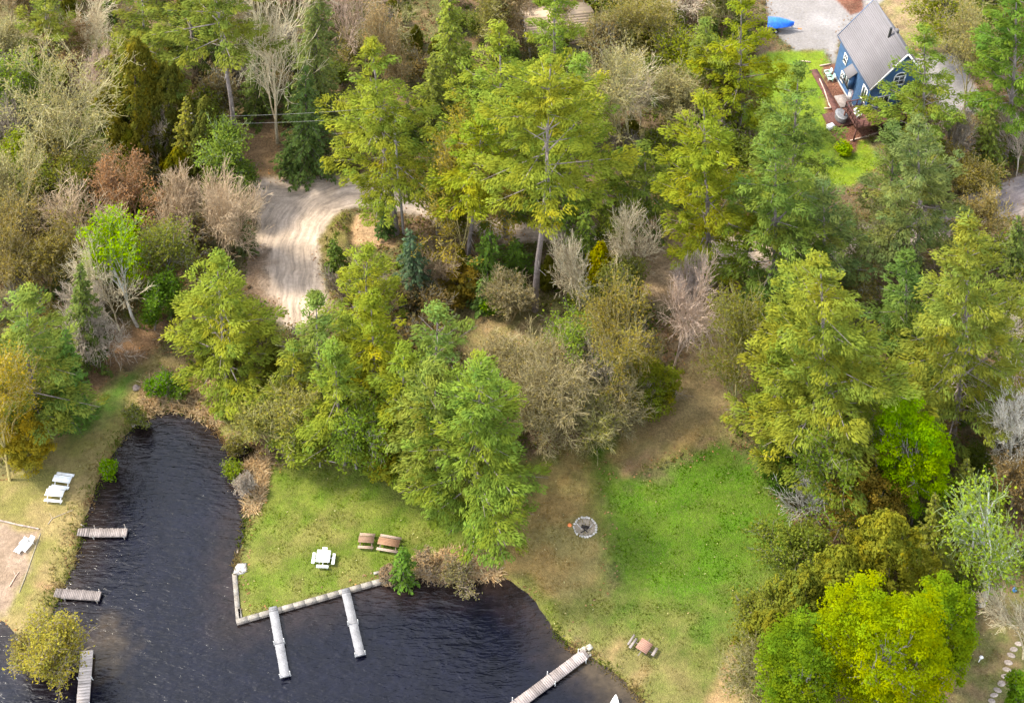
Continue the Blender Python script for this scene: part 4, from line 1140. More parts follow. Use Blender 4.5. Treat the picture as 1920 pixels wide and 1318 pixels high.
# ---- retaining wall ----------------------------------------------
def wall():
    root = thing('retaining_wall', WALL_B, 'white L-shaped retaining wall edging the middle lawn point', 'wall')
    g = np.random.default_rng(4)
    def run(name, p, q, w, blk):
        m = MB()
        p, q = np.array(p) - WALL_B, np.array(q) - WALL_B
        L = np.linalg.norm((q - p)[:2]); d = (q - p) / L
        az = math.atan2(d[1], d[0]); n = max(1, int(L / blk))
        for i in range(n):
            c = p + d * (i + .5) * L / n
            m.box((c[0], c[1], -.33), (L / n - .02, w * .96, .8), np.array([.2, .17, .145]) * g.uniform(.85, 1.1), None, az)
            m.box((c[0], c[1], .115), (L / n - .012, w + .05, .09), np.array([.23, .205, .175]) * g.uniform(.88, 1.08), None, az)
        m.build(name, M_STONE, root)
    b2 = WALL_B + np.array([.25, 0.02, 0])
    run('side_wall', WALL_A, WALL_B + np.array([-.02, .27, 0]), .42, 1.2)
    run('front_wall', WALL_B + np.array([-.2, -.05, 0]), WALL_C, .42, 1.1)
    run('return_wall', at(452, 1160), at(449, 1142), .22, .5)
    run('return_wall', WALL_C + np.array([.05, .3, 0]), WALL_C + np.array([0, .8, 0]), .22, .5)
    run('return_wall', WALL_C + np.array([-.1, .95, 0]), WALL_C + np.array([-1.0, .72, 0]), .2, .5)
wall()

def boulder(px, py, s, label, col=(.42, .38, .35), seed=1, rz=0.0):
    g = np.random.default_rng(seed)
    m = MB()
    u, v = 14, 9
    V = []
    ph = g.uniform(0, 6, 6)
    for j in range(v + 1):
        th = math.pi * j / v
        for i in range(u):
            a = 2 * math.pi * i / u
            d = np.array([math.sin(th) * math.cos(a), math.sin(th) * math.sin(a), math.cos(th)])
            r = 1 + .16 * math.sin(2.3 * d[0] * 2 + ph[0]) + .12 * math.sin(3.1 * d[1] * 2 + ph[1]) + .1 * math.sin(5 * d[2] + ph[2]) + g.normal() * .03
            V.append(d * r * np.array(s) * .5)
    F = [[j * u + i, j * u + (i + 1) % u, (j + 1) * u + (i + 1) % u, (j + 1) * u + i] for j in range(v) for i in range(u)]
    m.add(V, F, col)
    o = m.build('boulder', M_STONE, None, False)
    p = seat(px, py)
    o.location = (float(p[0]), float(p[1]), float(p[2] + s[2] * .22)); o.rotation_euler = (0, 0, rz)
    return tag(o, label, 'boulder')
boulder(451, 1067, (1.9, 1.15, .55), 'large flat pale boulder behind the end of the side wall', (.33, .31, .29), 3, .9)
boulder(438, 1077, (.62, 1.1, .6), 'upright wedge of pale rock on the very end of the side wall', (.3, .265, .235), 5, 0)
boulder(256, 728, (.9, .75, .6), 'lone grey pink boulder left of the three round bushes', (.24, .19, .165), 8)
boulder(1630, 8, (.8, .6, .5), 'pale boulder on the bank behind the blue house roof', (.36, .3, .27), 9)
boulder(445, 1030, (.35, .5, .35), 'small pale stone on the shore above the flat pale boulder', (.48, .4, .34), 12)
boulder(546, 293, (1.3, .7, .5), 'grey boulder on the leafy verge under the dark road spruces', (.35, .3, .27), 14)
boulder(723, 1089, (.55, .45, .35), 'small tan stone at the right end of the retaining wall', (.42, .35, .28), 15)

# ---- picnic tables -----------------------------------------------
def picnic(px, py, az, L, col, label, top_w=.8, bcol=None, planks=5):
    p = seat(px, py)
    root = thing('picnic_table', p, label, 'picnic table', az)
    g = np.random.default_rng(int(px))
    bcol = bcol or col
    m = MB()
    for k in range(planks):
        m.box((0, (k - (planks - 1) / 2) * top_w / planks, .74), (L, top_w / planks - .012, .04), np.clip(np.asarray(col) * (1 + g.normal() * .06), 0, .85))
    m.build('tabletop', M_WOOD, root)
    for s in (-1, 1):
        b = MB()
        for k in (-1, 1):
            b.box((0, s * (top_w / 2 + .36) + k * .075, .45), (L, .138, .04), np.clip(np.asarray(bcol) * (1 + g.normal() * .06), 0, .85))
        b.build('bench', M_WOOD, root)
    for e in (-1, 1):
        f = MB()
        x = e * L * .36
        for s in (-1, 1):
            f.beam((x, s * (top_w / 2 + .42), 0), (x, s * .2, .72), .045, .09, np.asarray(bcol) * .8)
        f.box((x + .05 * e, 0, .405), (.04, top_w + .95, .045), np.asarray(bcol) * .8)
        f.box((x, 0, .697), (.05, top_w * .9, .045), np.asarray(bcol) * .8)
        f.build('leg_frame', M_WOOD, root)
    return root
picnic(120, 905, R(-9), 1.85, WHITE, 'farther white picnic table on the left lawn')
picnic(106, 931, R(-6), 1.85, WHITE, 'nearer white picnic table on the left lawn')
picnic(688, 1018, R(-4), 1.55, (.21, .13, .085), 'shorter brown picnic table left of its longer twin near the wall', .72, (.27, .19, .14))
picnic(730, 1023, R(-11), 2.15, (.22, .122, .07), 'longer reddish brown picnic table near the small bank spruce', .8, (.28, .21, .165))

def square_table(px, py, az, label, col, bcol, seats, s=1.35):
    p = seat(px, py)
    root = thing('picnic_table', p, label, 'picnic table', az)
    g = np.random.default_rng(int(px))
    m = MB()
    for k in range(7):
        m.box((0, (k - 3) * s / 7, .74), (s, s / 7 - .008, .045), np.clip(np.asarray(col) * (1 + g.normal() * .05), 0, .85))
    m.build('tabletop', M_WOOD, root)
    leg = MB()
    for a in (-1, 1):
        for b in (-1, 1):
            leg.beam((a * .42, b * .42, 0), (a * .3, b * .3, .72), .07, .07, np.asarray(bcol) * .8)
    leg.box((0, 0, .38), (2.1, .07, .05), np.asarray(bcol) * .8); leg.box((0, 0, .44), (.07, 2.1, .05), np.asarray(bcol) * .8)
    leg.build('leg_frame', M_WOOD, root)
    for (x, y, w, h, r) in seats:
        b = MB(); b.box((x, y, .455), (w, h, .045), bcol, None, r)
        for e in (-1, 1):
            ca, sa = math.cos(r), math.sin(r)
            ex, ey = (w * .35 * e, 0) if w > h else (0, h * .35 * e)
            b.box((x + ex * ca - ey * sa, y + ex * sa + ey * ca, .215), (.06, .06, .43), np.asarray(bcol) * .75)
        b.build('bench', M_WOOD, root)
    return root
square_table(608, 1049, R(-3), 'square white picnic table with a bench on each side', WHITE, WHITE,
             [(-.98, -.1, .3, 1.2, 0), (.98, -.1, .3, 1.2, 0), (0, -1.0, 1.2, .3, 0), (0, 1.0, .5, .28, 0)])
square_table(1207, 1217, R(-36), 'weathered square picnic table on the lower right lawn', (.26, .145, .105), (.2, .17, .155),
             [(-1.05, -.25, .24, 1.2, 0), (-1.4, -.05, .2, 1.25, .05), (1.05, .2, .28, .95, .06)], 1.2)

# ---- loungers ----------------------------------------------------
def lounger(px, py, az, label):
    root = thing('lounge_chair', seat(px, py), label, 'lounge chair', az)
    s = MB()
    for k in range(9):
        s.box((-.75 + k * .125, 0, .3), (.1, .56, .03), WHITE)
    s.build('seat', M_PAINT, root)
    b = MB()
    for k in range(5):
        t = k * .125 + .06
        b.box((.36 + t * .86, 0, .31 + t * .5), (.1, .56, .03), WHITE, np.array([[.86, 0, .5], [0, 1, 0], [-.5, 0, .86]]))
    b.build('backrest', M_PAINT, root)
    f = MB()
    for y in (-.3, .3):
        f.box((-.2, y, .27), (1.3, .04, .06), WHITE)
        f.box((.28, y, .46), (.5, .05, .03), WHITE)
    f.build('frame', M_PAINT, root)
    for x in (-.7, .4):
        for y in (-.29, .29):
            MB().box((x, y, .12), (.05, .05, .25), WHITE).build('leg', M_PAINT, root)
lounger(42, 1026, R(62), 'left white plastic lounge chair on the sand patch')
lounger(54, 1023, R(60), 'right white plastic lounge chair on the sand patch')

# ---- fire pit, disc, sand edging, sticks ---------------------------
def fire_pit():
    p = seat(1097, 989)
    root = thing('fire_pit', p, 'round fire pit ringed with pale stones on the worn lawn', 'fire pit')
    g = np.random.default_rng(2)
    m = MB().lathe((0, 0, .015), [(0.001, .02), (.5, .015), (1.02, .012)], 24, (.27, .22, .16))
    m.build('ash_bed', M_STONE, root)
    n = 27
    for k in range(n):
        a = k * 6.283 / n + g.normal() * .03
        r = 1.13 + g.normal() * .03
        s = MB(); sz = g.uniform(.16, .27)
        s.lathe((r * math.cos(a), r * math.sin(a), 0), [(.001, sz * .75), (sz * .33, sz * .7), (sz * .52, sz * .4), (sz * .56, .1), (sz * .45, -.03)], 7,
                np.array([.5, .46, .4]) * g.uniform(.75, 1.2), g.uniform(.85, 1.2), g.uniform(.85, 1.2))
        s.build('stone', M_STONE, root)
    for k in range(7):
        a, q = g.uniform(0, 3.14), g.normal(size=2) * .28
        l = g.uniform(.25, .5)
        MB().tube([(q[0] - math.cos(a) * l, q[1] - math.sin(a) * l, .08), (q[0] + math.cos(a) * l, q[1] + math.sin(a) * l, .08 + g.uniform(.03, .18))], g.uniform(.035, .06), 7,
                  (.035, .03, .028) if k < 5 else (.4, .36, .32)).build('log', M_BARK, root)
fire_pit()
p = seat(1068, 984)
o = MB().lathe((0, 0, 0), [(.001, .05), (.16, .05), (.2, .035), (.22, .0)], 16, (.75, .2, .05)).build('plastic_disc', M_PAINT)
o.location = [float(v) for v in p]; tag(o, 'orange plastic disc lying left of the fire pit', 'disc')

def edging(pts, r, label, col):
    P = [seat(x, y) + np.array([0, 0, r * .7]) for x, y in pts]
    root = thing('timber_edging', P[0], label, 'edging')
    for a, b in zip(P[:-1], P[1:]):
        d = (b - a) * .985
        MB().tube([a - P[0], a - P[0] + d * .5 + np.array([0, 0, .02]), a - P[0] + d], [r, r * .93, r * .85], 8, col).build('timber', M_BARK, root)
edging([(-60, 968), (0, 976), (34, 984), (74, 992)], .1, 'pale log edging along the top of the sand patch', (.3, .235, .195))
edging([(76, 1000), (62, 1040), (50, 1075), (36, 1112)], .05, 'thin board edging along the right of the sand patch', (.27, .23, .17))
def stick(pts, r, label, col=(.4, .33, .26), name='fallen_branch'):
    P = [seat(x, y) + np.array([0, 0, r]) for x, y in pts]
    g = np.random.default_rng(len(label))
    m = MB().tube([q - P[0] for q in P], np.linspace(r, r * .5, len(P)), 6, col)
    for q in P[1:-1]:
        d = unit(g.normal(size=3) * np.array([1, 1, .25])) * g.uniform(.4, .9)
        m.tube([q - P[0], q - P[0] + d + np.array([0, 0, .1])], [r * .6, r * .25], 5, col)
    o = m.build(name, M_BARK)
    o.location = [float(v) for v in P[0]]
    tag(o, label, 'branch')
stick([(90, 983), (98, 972), (112, 966), (138, 956)], .04, 'thin crooked branch on the left lawn below the white tables')
stick([(150, 981), (166, 985)], .06, 'short pale pole lying above the upper plank dock', (.55, .48, .42))
stick([(575, 858), (600, 862), (632, 868)], .09, 'fallen log at the upper edge of the middle lawn', (.4, .33, .27))
stick([(1075, 645), (1092, 655), (1108, 640), (1128, 668)], .1, 'bleached dead limb lying in the thicket', (.62, .58, .52))
stick([(18, 1100), (30, 1080), (36, 1072)], .07, 'pinkish driftwood stick at the lower edge of the sand patch', (.5, .33, .25))

# ---- stepping stones, bucket, lantern -------------------------------
g = np.random.default_rng(6)
for k, (x, y) in enumerate([(1295, 1012), (1270, 1040), (1257, 1070), (1243, 1107), (1236, 1143), (1226, 1178), (1208, 1214), (1188, 1248), (1170, 1274), (1158, 1304)]):
    p = seat(1440 + x / 2.758, 840 + y / 2.758)
    s = g.uniform(.3, .36)
    sx, sy = g.uniform(1.0, 1.35), g.uniform(.62, .85)
    ph = g.uniform(0, 6)
    m = MB()
    m.lathe((0, 0, 0), [(.001, .075), (s * .8, .075), (s * .98, .055), (s * 1.03, .0)], 10, np.array([.33, .27, .225]) * g.uniform(.85, 1.12), sx, sy)
    o = m.build('stepping_stone', M_STONE)
    o.location = (float(p[0]), float(p[1]), float(p[2]) - .01); o.rotation_euler = (0, 0, g.uniform(-.6, .2))
    tag(o, 'flat pale stepping stone in the curving garden path at the lower right', 'stepping stone', 'stepping stones of the garden path')
p = seat(1901, 1108)
root = thing('bucket', p, 'small blue bucket on the grass right of the white limbed birch', 'bucket')
MB().lathe((0, 0, 0), [(.17, 0), (.22, .36), (.2, .36), (.155, .04), (.001, .03)], 16, (.03, .14, .32)).build('tub', M_PAINT, root)
MB().tube([(math.cos(a) * .22, 0.02, .34 + math.sin(a) * .1) for a in np.linspace(0, math.pi, 9)], .012, 6, (.6, .6, .6)).build('handle', M_METAL, root)
p = seat(1835, 1240)
root = thing('garden_lamp', p, 'small white garden lamp post left of the stepping stones', 'lamp')
MB().tube([(0, 0, 0), (0, 0, .75)], .05, 8, WHITE).build('post', M_PAINT, root)
MB().lathe((0, 0, .75), [(.06, 0), (.13, .05), (.15, .22), (.2, .25), (.05, .36), (.001, .37)], 12, WHITE).build('lamp_head', M_PAINT, root)

# ---- boats --------------------------------------------------------
def hull(m, L, W, Hh, col, tilt=0):
    n, k = 12, 7
    V = []
    for i in range(n + 1):
        t = i / n
        w = W / 2 * (1 - t ** 2.6) * (.86 + .14 * min(1, t * 4)) + .01
        sheer = Hh * (1 + .25 * t ** 2)
        for j in range(2 * k + 1):
            a = -1 + j / k
            V.append((t * L - L / 2, w * math.sin(a * math.pi / 2), sheer * (1 - math.cos(a * math.pi / 2)) ** .9 + .12 * t ** 3))
    r = 2 * k + 1
    F = [[i * r + j, (i + 1) * r + j, (i + 1) * r + j + 1, i * r + j + 1] for i in range(n) for j in range(2 * k)]
    m.add(V, F, col)
    c0 = len(V)
    m.add([V[j] for j in range(r)] + [(-L / 2, 0, Hh)], [[j, j + 1, r] for j in range(r - 1)], col)
    return V, r, n
p = at(1150, 1338, WATER_Z)
root = thing('rowboat', (p[0], p[1], WATER_Z - .1), 'white boat bow just showing at the bottom edge right of the striped dock', 'boat', R(80))
m = MB(); V, r, n = hull(m, 3.2, 1.35, .5, WHITE); m.build('hull', M_PAINT, root)
m = MB()
for j in (0, r - 1):
    m.tube([np.array(V[i * r + j]) for i in range(n + 1)], .05, 8, WHITE)
m.build('gunwale', M_PAINT, root)
for x in (-.9, .1):
    MB().box((x, 0, .36), (.28, 1.1, .04), WHITE).build('seat', M_PAINT, root)
MB().lathe((1.15, 0, .46), [(.001, .06), (.25, .04), (.34, 0)], 10, WHITE, 1.2, .8).build('bow_deck', M_PAINT, root)

p = seat(1462, 56)
root = thing('boat_trailer', p, 'boat trailer with orange tipped drawbar under the blue tarped boat', 'trailer', R(-8))
m = MB()
m.beam((-1.6, 0, .42), (2.6, 0, .46), .09, .09, (.25, .25, .26))
for s in (-1, 1):
    m.beam((-1.6, s * .55, .5), (1.1, s * .4, .5), .07, .07, (.25, .25, .26)); m.beam((1.1, s * .4, .5), (2.0, 0, .46), .06, .06, (.25, .25, .26))
m.beam((-.5, -.75, .36), (-.5, .75, .36), .08, .08, (.2, .2, .2))
m.build('frame', M_METAL, root)
for s in (-1, 1):
    w = MB(); w.tube([(-.5, s * .74, .32), (-.5, s * .92, .32)], .31, 16, (.02, .02, .02)); o = w.build('wheel', M_PAINT, root)
    MB().tube([(-.5, s * .925, .32), (-.5, s * .945, .32)], .16, 12, (.6, .6, .6)).build('hub', M_METAL, o)
MB().tube([(2.35, 0, .48), (2.85, 0, .47)], .085, 8, (.85, .22, .06)).build('coupler', M_PAINT, root)
root = thing('boat', p + np.array([0, 0, .55]), 'small boat wrapped in a bright blue tarp on the gravel drive', 'boat', R(-8))
m = MB(); V, r, n = hull(m, 3.3, 1.7, .62, (.55, .55, .57)); m.build('hull', M_PAINT, root)
m = MB()
T = []
g = np.random.default_rng(3)
for i in range(13):
    t = i / 12
    w = (.94 * (1 - t ** 3) + .05)
    for j in range(9):
        a = -1 + j / 4
        hgt = .72 + .55 * (1 - a * a) * (1 - .6 * abs(t - .4) * 1.4) + g.normal() * .03 - (.28 if abs(a) == 1 else 0)
        T.append((t * 3.5 - 1.78, a * w * (1.04 if abs(a) == 1 else 1), hgt))
m.add(T, [[i * 9 + j, (i + 1) * 9 + j, (i + 1) * 9 + j + 1, i * 9 + j + 1] for i in range(12) for j in range(8)], (.012, .12, .62))
m.build('tarp', M_TARP, root, True)

# ---- blue house ---------------------------------------------------
def blue_house():
    BL, BT = (.05, .118, .24), (.74, .73, .71)
    he, L, Wd, hw, rise, ov = 6.2, 10.3, 7.0, 3.5, 4.65, .35
    E0, E1 = at(1572.2, 66.7, he), at(1631.7, 166.6, he)
    d = unit(E1 - E0); n = np.array([-d[1], d[0], 0])
    O = E0 - np.array([0, 0, he]) + n * ov
    root = thing('house', O, 'blue two storey house with a steep grey shingle roof', 'house', math.atan2(d[1], d[0]))
    # walls: facade, gable ends, back
    m = MB()
    x0, x1, y0, y1 = ov, L - ov, 0, Wd - 2 * 0
    rz = he + rise * (hw - ov) / hw * 1.0
    zt = he + rise * ov / hw - .22
    pk = he + rise - .22 
    ym = Wd / 2 - .0
    prof = [(0, 0), (0, zt), (ym, pk), (Wd, zt), (Wd, 0)]
    a = [(x0, y, z) for y, z in prof]; b = [(x1, y, z) for y, z in prof]
    m.add(a, [[0, 1, 2], [0, 2, 3], [0, 3, 4]], BL); m.add(b, [[2, 1, 0], [3, 2, 0], [4, 3, 0]], BL)
    m.add([a[0], b[0], b[1], a[1]], [[0, 1, 2, 3]], BL); m.add([a[4], a[3], b[3], b[4]], [[0, 1, 2, 3]], BL)
    for k in range(22):      # lap siding: thin proud boards
        z = .45 + k * .26
        m.box(((x0 + x1) / 2, -.012, z), (x1 - x0, .02, .245), np.array(BL) * (1 + .05 * ((k * 7) % 3 - 1)), np.array([[1, 0, 0], [0, .998, .06], [0, -.06, .998]]))
        m.box((x1 + .012, Wd / 2, z), (.02, Wd, .245), np.array(BL) * (1 + .05 * ((k * 5) % 3 - 1)))
    for y, z in ((0, 0), (Wd, 0)):
        m.box((x1, y, zt / 2), (.13, .13, zt), np.array(BL) * .8)
    m.box((L / 2, 3.5, .2), (L - .6, 7.08, .4), (.4, .38, .36))
    m.build('wall', M_PAINT, root)
    # roof: two slabs
    r = MB()
    for s in (-1, 1):
        ye = Wd / 2 + s * (hw + .36); zr, zee = he + rise, he - .36 * rise / hw + .22
        sl = np.array([0, Wd / 2 - ye, zr - zee]); Ls = np.linalg.norm(sl)
        dv = sl / Ls; nv = np.cross([1, 0, 0], dv) * (1 if s < 0 else -1)
        N_ = 26
        for k in range(N_):
            c0 = np.array([L / 2, ye, zee]) + dv * Ls * (k + .5) / N_ + nv * (.05 + .012)
            r.box(c0, (L + .3, Ls / N_ + .05, .05), np.array([.172, .158, .162]) * (1 + .02 * ((k * 13) % 5 - 2) / 2), np.array([[1, 0, 0], dv, nv]))
    r.beam((-.15, Wd / 2, he + rise + .14), (L + .15, Wd / 2, he + rise + .14), .3, .06, (.15, .14, .145))
    ro = r.build('roof', M_ROOF, root)
    t = MB()
    for xx in (L + .16,):
        for s in (-1, 1):
            t.beam((xx, Wd / 2 + s * (hw + .36), he - .2), (xx, Wd / 2, he + rise + .02), .05, .22, BT)
    t.beam((-.16, -.36, he - .2), (-.16, Wd / 2, he + rise + .02), .05, .22, BL)
    t.beam((0, -.39, he - .19), (L, -.39, he - .19), .06, .18, np.array(BL) * .45)
    t.build('fascia', M_PAINT, root)
    # vent pipe near the ridge
    MB().tube([(6.2, Wd / 2 - .55, he + rise - .9), (6.2, Wd / 2 - .55, he + rise + .75)], .16, 10, (.025, .025, .025)).build('vent_pipe', M_METAL, ro)
    MB().box((6.2, Wd / 2 + .3, he + rise + .1), (.45, .4, .5), (.12, .11, .11)).build('chimney', M_STONE, ro)

    def window(u, z, w, h, face='front', bars=(1, 1), arch=False):
        """face 'front' = long facade (y = 0), 'gable' = near end (x = x1)"""
        f = MB()
        if face == 'front':
            P = lambda a, b, o: (u + a, -.05 - o, z + b)
            S = lambda a, b, t: (a, t, b)
        else:
            P = lambda a, b, o: (x1 + .05 + o, u + a, z + b)
            S = lambda a, b, t: (t, a, b)
        fw = .13
        f.box(P(0, h / 2 + fw / 2, .02), S(w + 2 * fw, fw, .08), BT); f.box(P(0, -h / 2 - fw / 2, .02), S(w + 2 * fw, fw, .08), BT)
        for s in (-1, 1):
            f.box(P(s * (w / 2 + fw / 2), 0, .02), S(fw, h, .08), BT)
        for k in range(bars[0]):
            f.box(P(0, -h / 2 + h * (k + 1) / (bars[0] + 1), .012), S(w, .07, .05), BT)
        for k in range(bars[1]):
            f.box(P(-w / 2 + w * (k + 1) / (bars[1] + 1), 0, .016), S(.07, h, .05), BT)
        if arch:
            pts = [np.array(P(math.cos(q) * (w / 2 + .05), h / 2 + math.sin(q) * w * .5, .03)) for q in np.linspace(0, math.pi, 14)]
            f.tube(pts, .08, 6, BT)
        o = f.build('window', M_PAINT, root)
        q = MB().box(P(0, 0, -.02), S(w, h, .03))
        if arch:
            pp = [P(math.cos(v) * w / 2, h / 2 + math.sin(v) * w * .48, .0) for v in np.linspace(0, math.pi, 13)]
            q.add(pp + [P(0, h / 2, 0)], [[k, k + 1, 13] for k in range(12)])
        q.build('pane', M_GLASS, o)
    window(2.55, 4.35, .75, 1.15)
    window(2.85, 1.65, .75, 1.2)
    window(8.85, 4.0, 1.1, 1.9, 'front', (0, 1))
    window(1.75, 3.6, 2.0, 1.1, 'gable', (0, 2))
    window(3.5, 6.4, 1.3, 1.25, 'gable', (1, 1), True)
    window(5.4, 3.6, 1.6, 1.1, 'gable', (0, 1))
    # bay with its own little roof, recessed door below
    m = MB()
    m.box((5.2, -.42, 3.35), (1.6, .8, 1.9), BL); m.build('bay', M_PAINT, root)
    m = MB()
    m.add([(4.3, -1.05, 4.25), (6.1, -1.05, 4.25), (6.1, -.03, 5.05), (4.3, -.03, 5.05), (4.3, -1.05, 4.33), (6.1, -1.05, 4.33), (6.1, -.03, 5.13), (4.3, -.03, 5.13)],
          [[0, 1, 2, 3], [7, 6, 5, 4], [0, 4, 5, 1], [1, 5, 6, 2], [3, 7, 4, 0]], (.15, .14, .145))
    m.build('porch_roof', M_ROOF, root)
    for uu in (4.85, 5.55):
        f = MB()
        f.box((uu, -.84, 3.45), (.6, .05, 1.15), BT); o = f.build('window', M_PAINT, root)
        MB().box((uu, -.875, 3.45), (.44, .03, .98)).build('pane', M_GLASS, o)
    dr = MB().box((5.75, -.06, 1.1), (1.0, .08, 2.15), (.62, .45, .45)); dr.box((5.75, -.11, 1.15), (.75, .03, 1.6), (.72, .7, .7)); o = dr.build('door', M_PAINT, root)
    MB().box((6.15, -.15, 1.05), (.05, .06, .16), (.1, .1, .1)).build('handle', M_METAL, o)
    MB().box((5.6, -.8, .12), (2.2, 1.5, .24), (.24, .2, .18)).build('doorstep', M_STONE, root)
    # raised deck round the near corner
    dz = 2.35
    dk = MB()
    for k in range(26):
        x = 10.15 + k * .1
        dk.box((x, 1.35, dz), (.09, 7.3, .045), np.array(RED_W) * (1 + .08 * ((k * 7) % 5 - 2)))
    for k in range(11):
        dk.box((9.02 + k * .1, -1.21, dz), (.09, 2.22, .045), np.array(RED_W) * (1 + .08 * ((k * 7) % 5 - 2)))
    for y in (-2.3, 5.0):
        dk.box((11.4, y, dz - .15), (2.55, .06, .24), np.array(RED_W) * .7)
    dk.box((12.72, 1.35, dz - .15), (.06, 7.3, .24), np.array(RED_W) * .7); dk.box((9.55, -2.34, dz - .15), (1.1, .06, .24), np.array(RED_W) * .7)
    do = dk.build('deck', M_WOOD, root)
    rl = MB()
    for (ax, ay), (bx, by) in (((9.0, -2.3), (12.68, -2.3)), ((12.68, -2.3), (12.68, 5.0)), ((9.0, -2.3), (9.0, -.1))):
        rl.beam((ax, ay, dz + 1.0), (bx, by, dz + 1.0), .12, .05, (.1, .04, .035)); rl.beam((ax, ay, dz + .16), (bx, by, dz + .16), .05, .05, (.1, .04, .035))
        k = int(max(abs(bx - ax), abs(by - ay)) / .9) + 1
        for i in range(k + 1):
            rl.box((ax + (bx - ax) * i / k, ay + (by - ay) * i / k, dz + .5), (.09, .09, 1.0), (.1, .04, .035))
        k2 = k * 6
        for i in range(k2):
            rl.box((ax + (bx - ax) * i / k2, ay + (by - ay) * i / k2, dz + .58), (.02, .02, .84), (.03, .025, .025))
    rl.build('railing', M_WOOD, root)
    for x, y in ((12.6, -2.2), (12.6, 1.1), (12.6, 4.9), (9.1, -2.2)):
        MB().box((x, y, dz / 2 - .1), (.16, .16, dz - .1), (.13, .055, .045)).build('deck_post', M_WOOD, root)
    # walkway boards along the facade
    w = MB()
    for k in range(40):
        w.box((-.9 + k * .25, -2.2, .1), (.235, .95, .1), np.array(RED_W) * (1 + .1 * ((k * 11) % 5 - 2) / 2))
    w.build('boardwalk', M_WOOD, root)
    return root, O, d, n
HOUSE, HO, HD, HN = blue_house()
def hpt(x, y, z=0.0):
    return HO + HD * x + HN * y + np.array([0, 0, z])

def adirondack(p, az, label, col):
    root = thing('garden_chair', p, label, 'chair', az)
    s = MB()
    for k in range(5):
        s.box((-.25 + k * .115, 0, .38 - k * .03), (.1, .55, .03), col)
    s.build('seat', M_PAINT, root)
    b = MB()
    for k in range(5):
        b.box((.42, -.24 + k * .12, .66), (.035, .11, .8 - .06 * abs(k - 2)), col, np.array([[.9, 0, -.35], [0, 1, 0], [.35, 0, .9]]))
    b.build('backrest', M_PAINT, root)
    for y in (-.34, .34):
        MB().box((0, y, .56), (.75, .13, .03), col).build('armrest', M_PAINT, root)
        for x in (-.3, .3):
            MB().box((x, y, .27), (.05, .08, .54), col).build('leg', M_PAINT, root)
MINT = (.42, .62, .5)
adirondack(hpt(.3, -.85, .02), math.atan2(HD[1], HD[0]) + R(90), 'farther mint green garden chair by the blue house wall', MINT)
adirondack(hpt(1.35, -.9, .02), math.atan2(HD[1], HD[0]) + R(80), 'nearer mint green garden chair by the blue house wall', MINT)
adirondack(hpt(10.9, -1.5, 2.375), math.atan2(HD[1], HD[0]) + R(200), 'white garden chair on the raised red deck', WHITE)
# tub on its platform, crate
p = seat(1575, 226)
o = MB()
for k in range(16):
    o.box((0, -1.5 + k * .2, .12), (2.6, .185, .1), np.array(RED_W) * (1 + .1 * ((k * 7) % 5 - 2) / 2))
o = o.build('platform', M_WOOD); q = seat(1570, 226); o.location = [float(v) for v in q]; o.rotation_euler = (0, 0, math.atan2(HD[1], HD[0]))
tag(o, 'low red timber platform below the raised deck', 'platform')
root = thing('hot_tub', p + np.array([0, 0, .17]), 'grey oval hot tub on the low red platform by the deck', 'hot tub', math.atan2(HD[1], HD[0]))
MB().lathe((0, 0, 0), [(.8, 0), (.86, .1), (.9, .75), (.84, .8)], 24, (.16, .155, .16), 1.15, .8).build('shell', M_PAINT, root)
MB().lathe((0, 0, .8), [(.93, -.06), (.95, .02), (.88, .1), (.4, .13), (.001, .13)], 24, (.13, .13, .135), 1.15, .8).build('cover', M_TARP, root)
p = seat(1556, 243)
o = MB().box((0, 0, .3), (.85, .6, .5), WHITE, None, 0, .97).box((0, 0, .58), (.92, .66, .08), WHITE).build('storage_box', M_PAINT)
o.location = [float(v) for v in p]; o.rotation_euler = (0, 0, .5); tag(o, 'white storage box on the mulch left of the hot tub', 'box')
# timber garden edging round the mulch
def rail(pts, label):
    P = [seat(x, y) for x, y in pts]
    root = thing('garden_edging', P[0], label, 'edging')
    for a, b in zip(P[:-1], P[1:]):
        MB().beam(a - P[0] + np.array([0, 0, .1]), a - P[0] + (b - a) * .97 + np.array([0, 0, .1]), .12, .2, (.5, .37, .29)).build('board', M_WOOD, root)
rail([(1537, 125), (1558, 122)], 'short timber edging across the top of the mulch bed')
rail([(1536, 150), (1545, 170), (1553, 195), (1558, 205), (1545, 205)], 'bent timber edging along the left of the mulch bed')
rail([(1594, 265), (1622, 258), (1650, 250)], 'timber edging under the raised deck')
rail([(1490, 122), (1503, 116), (1520, 118)], 'curved stone edging on the house lawn')

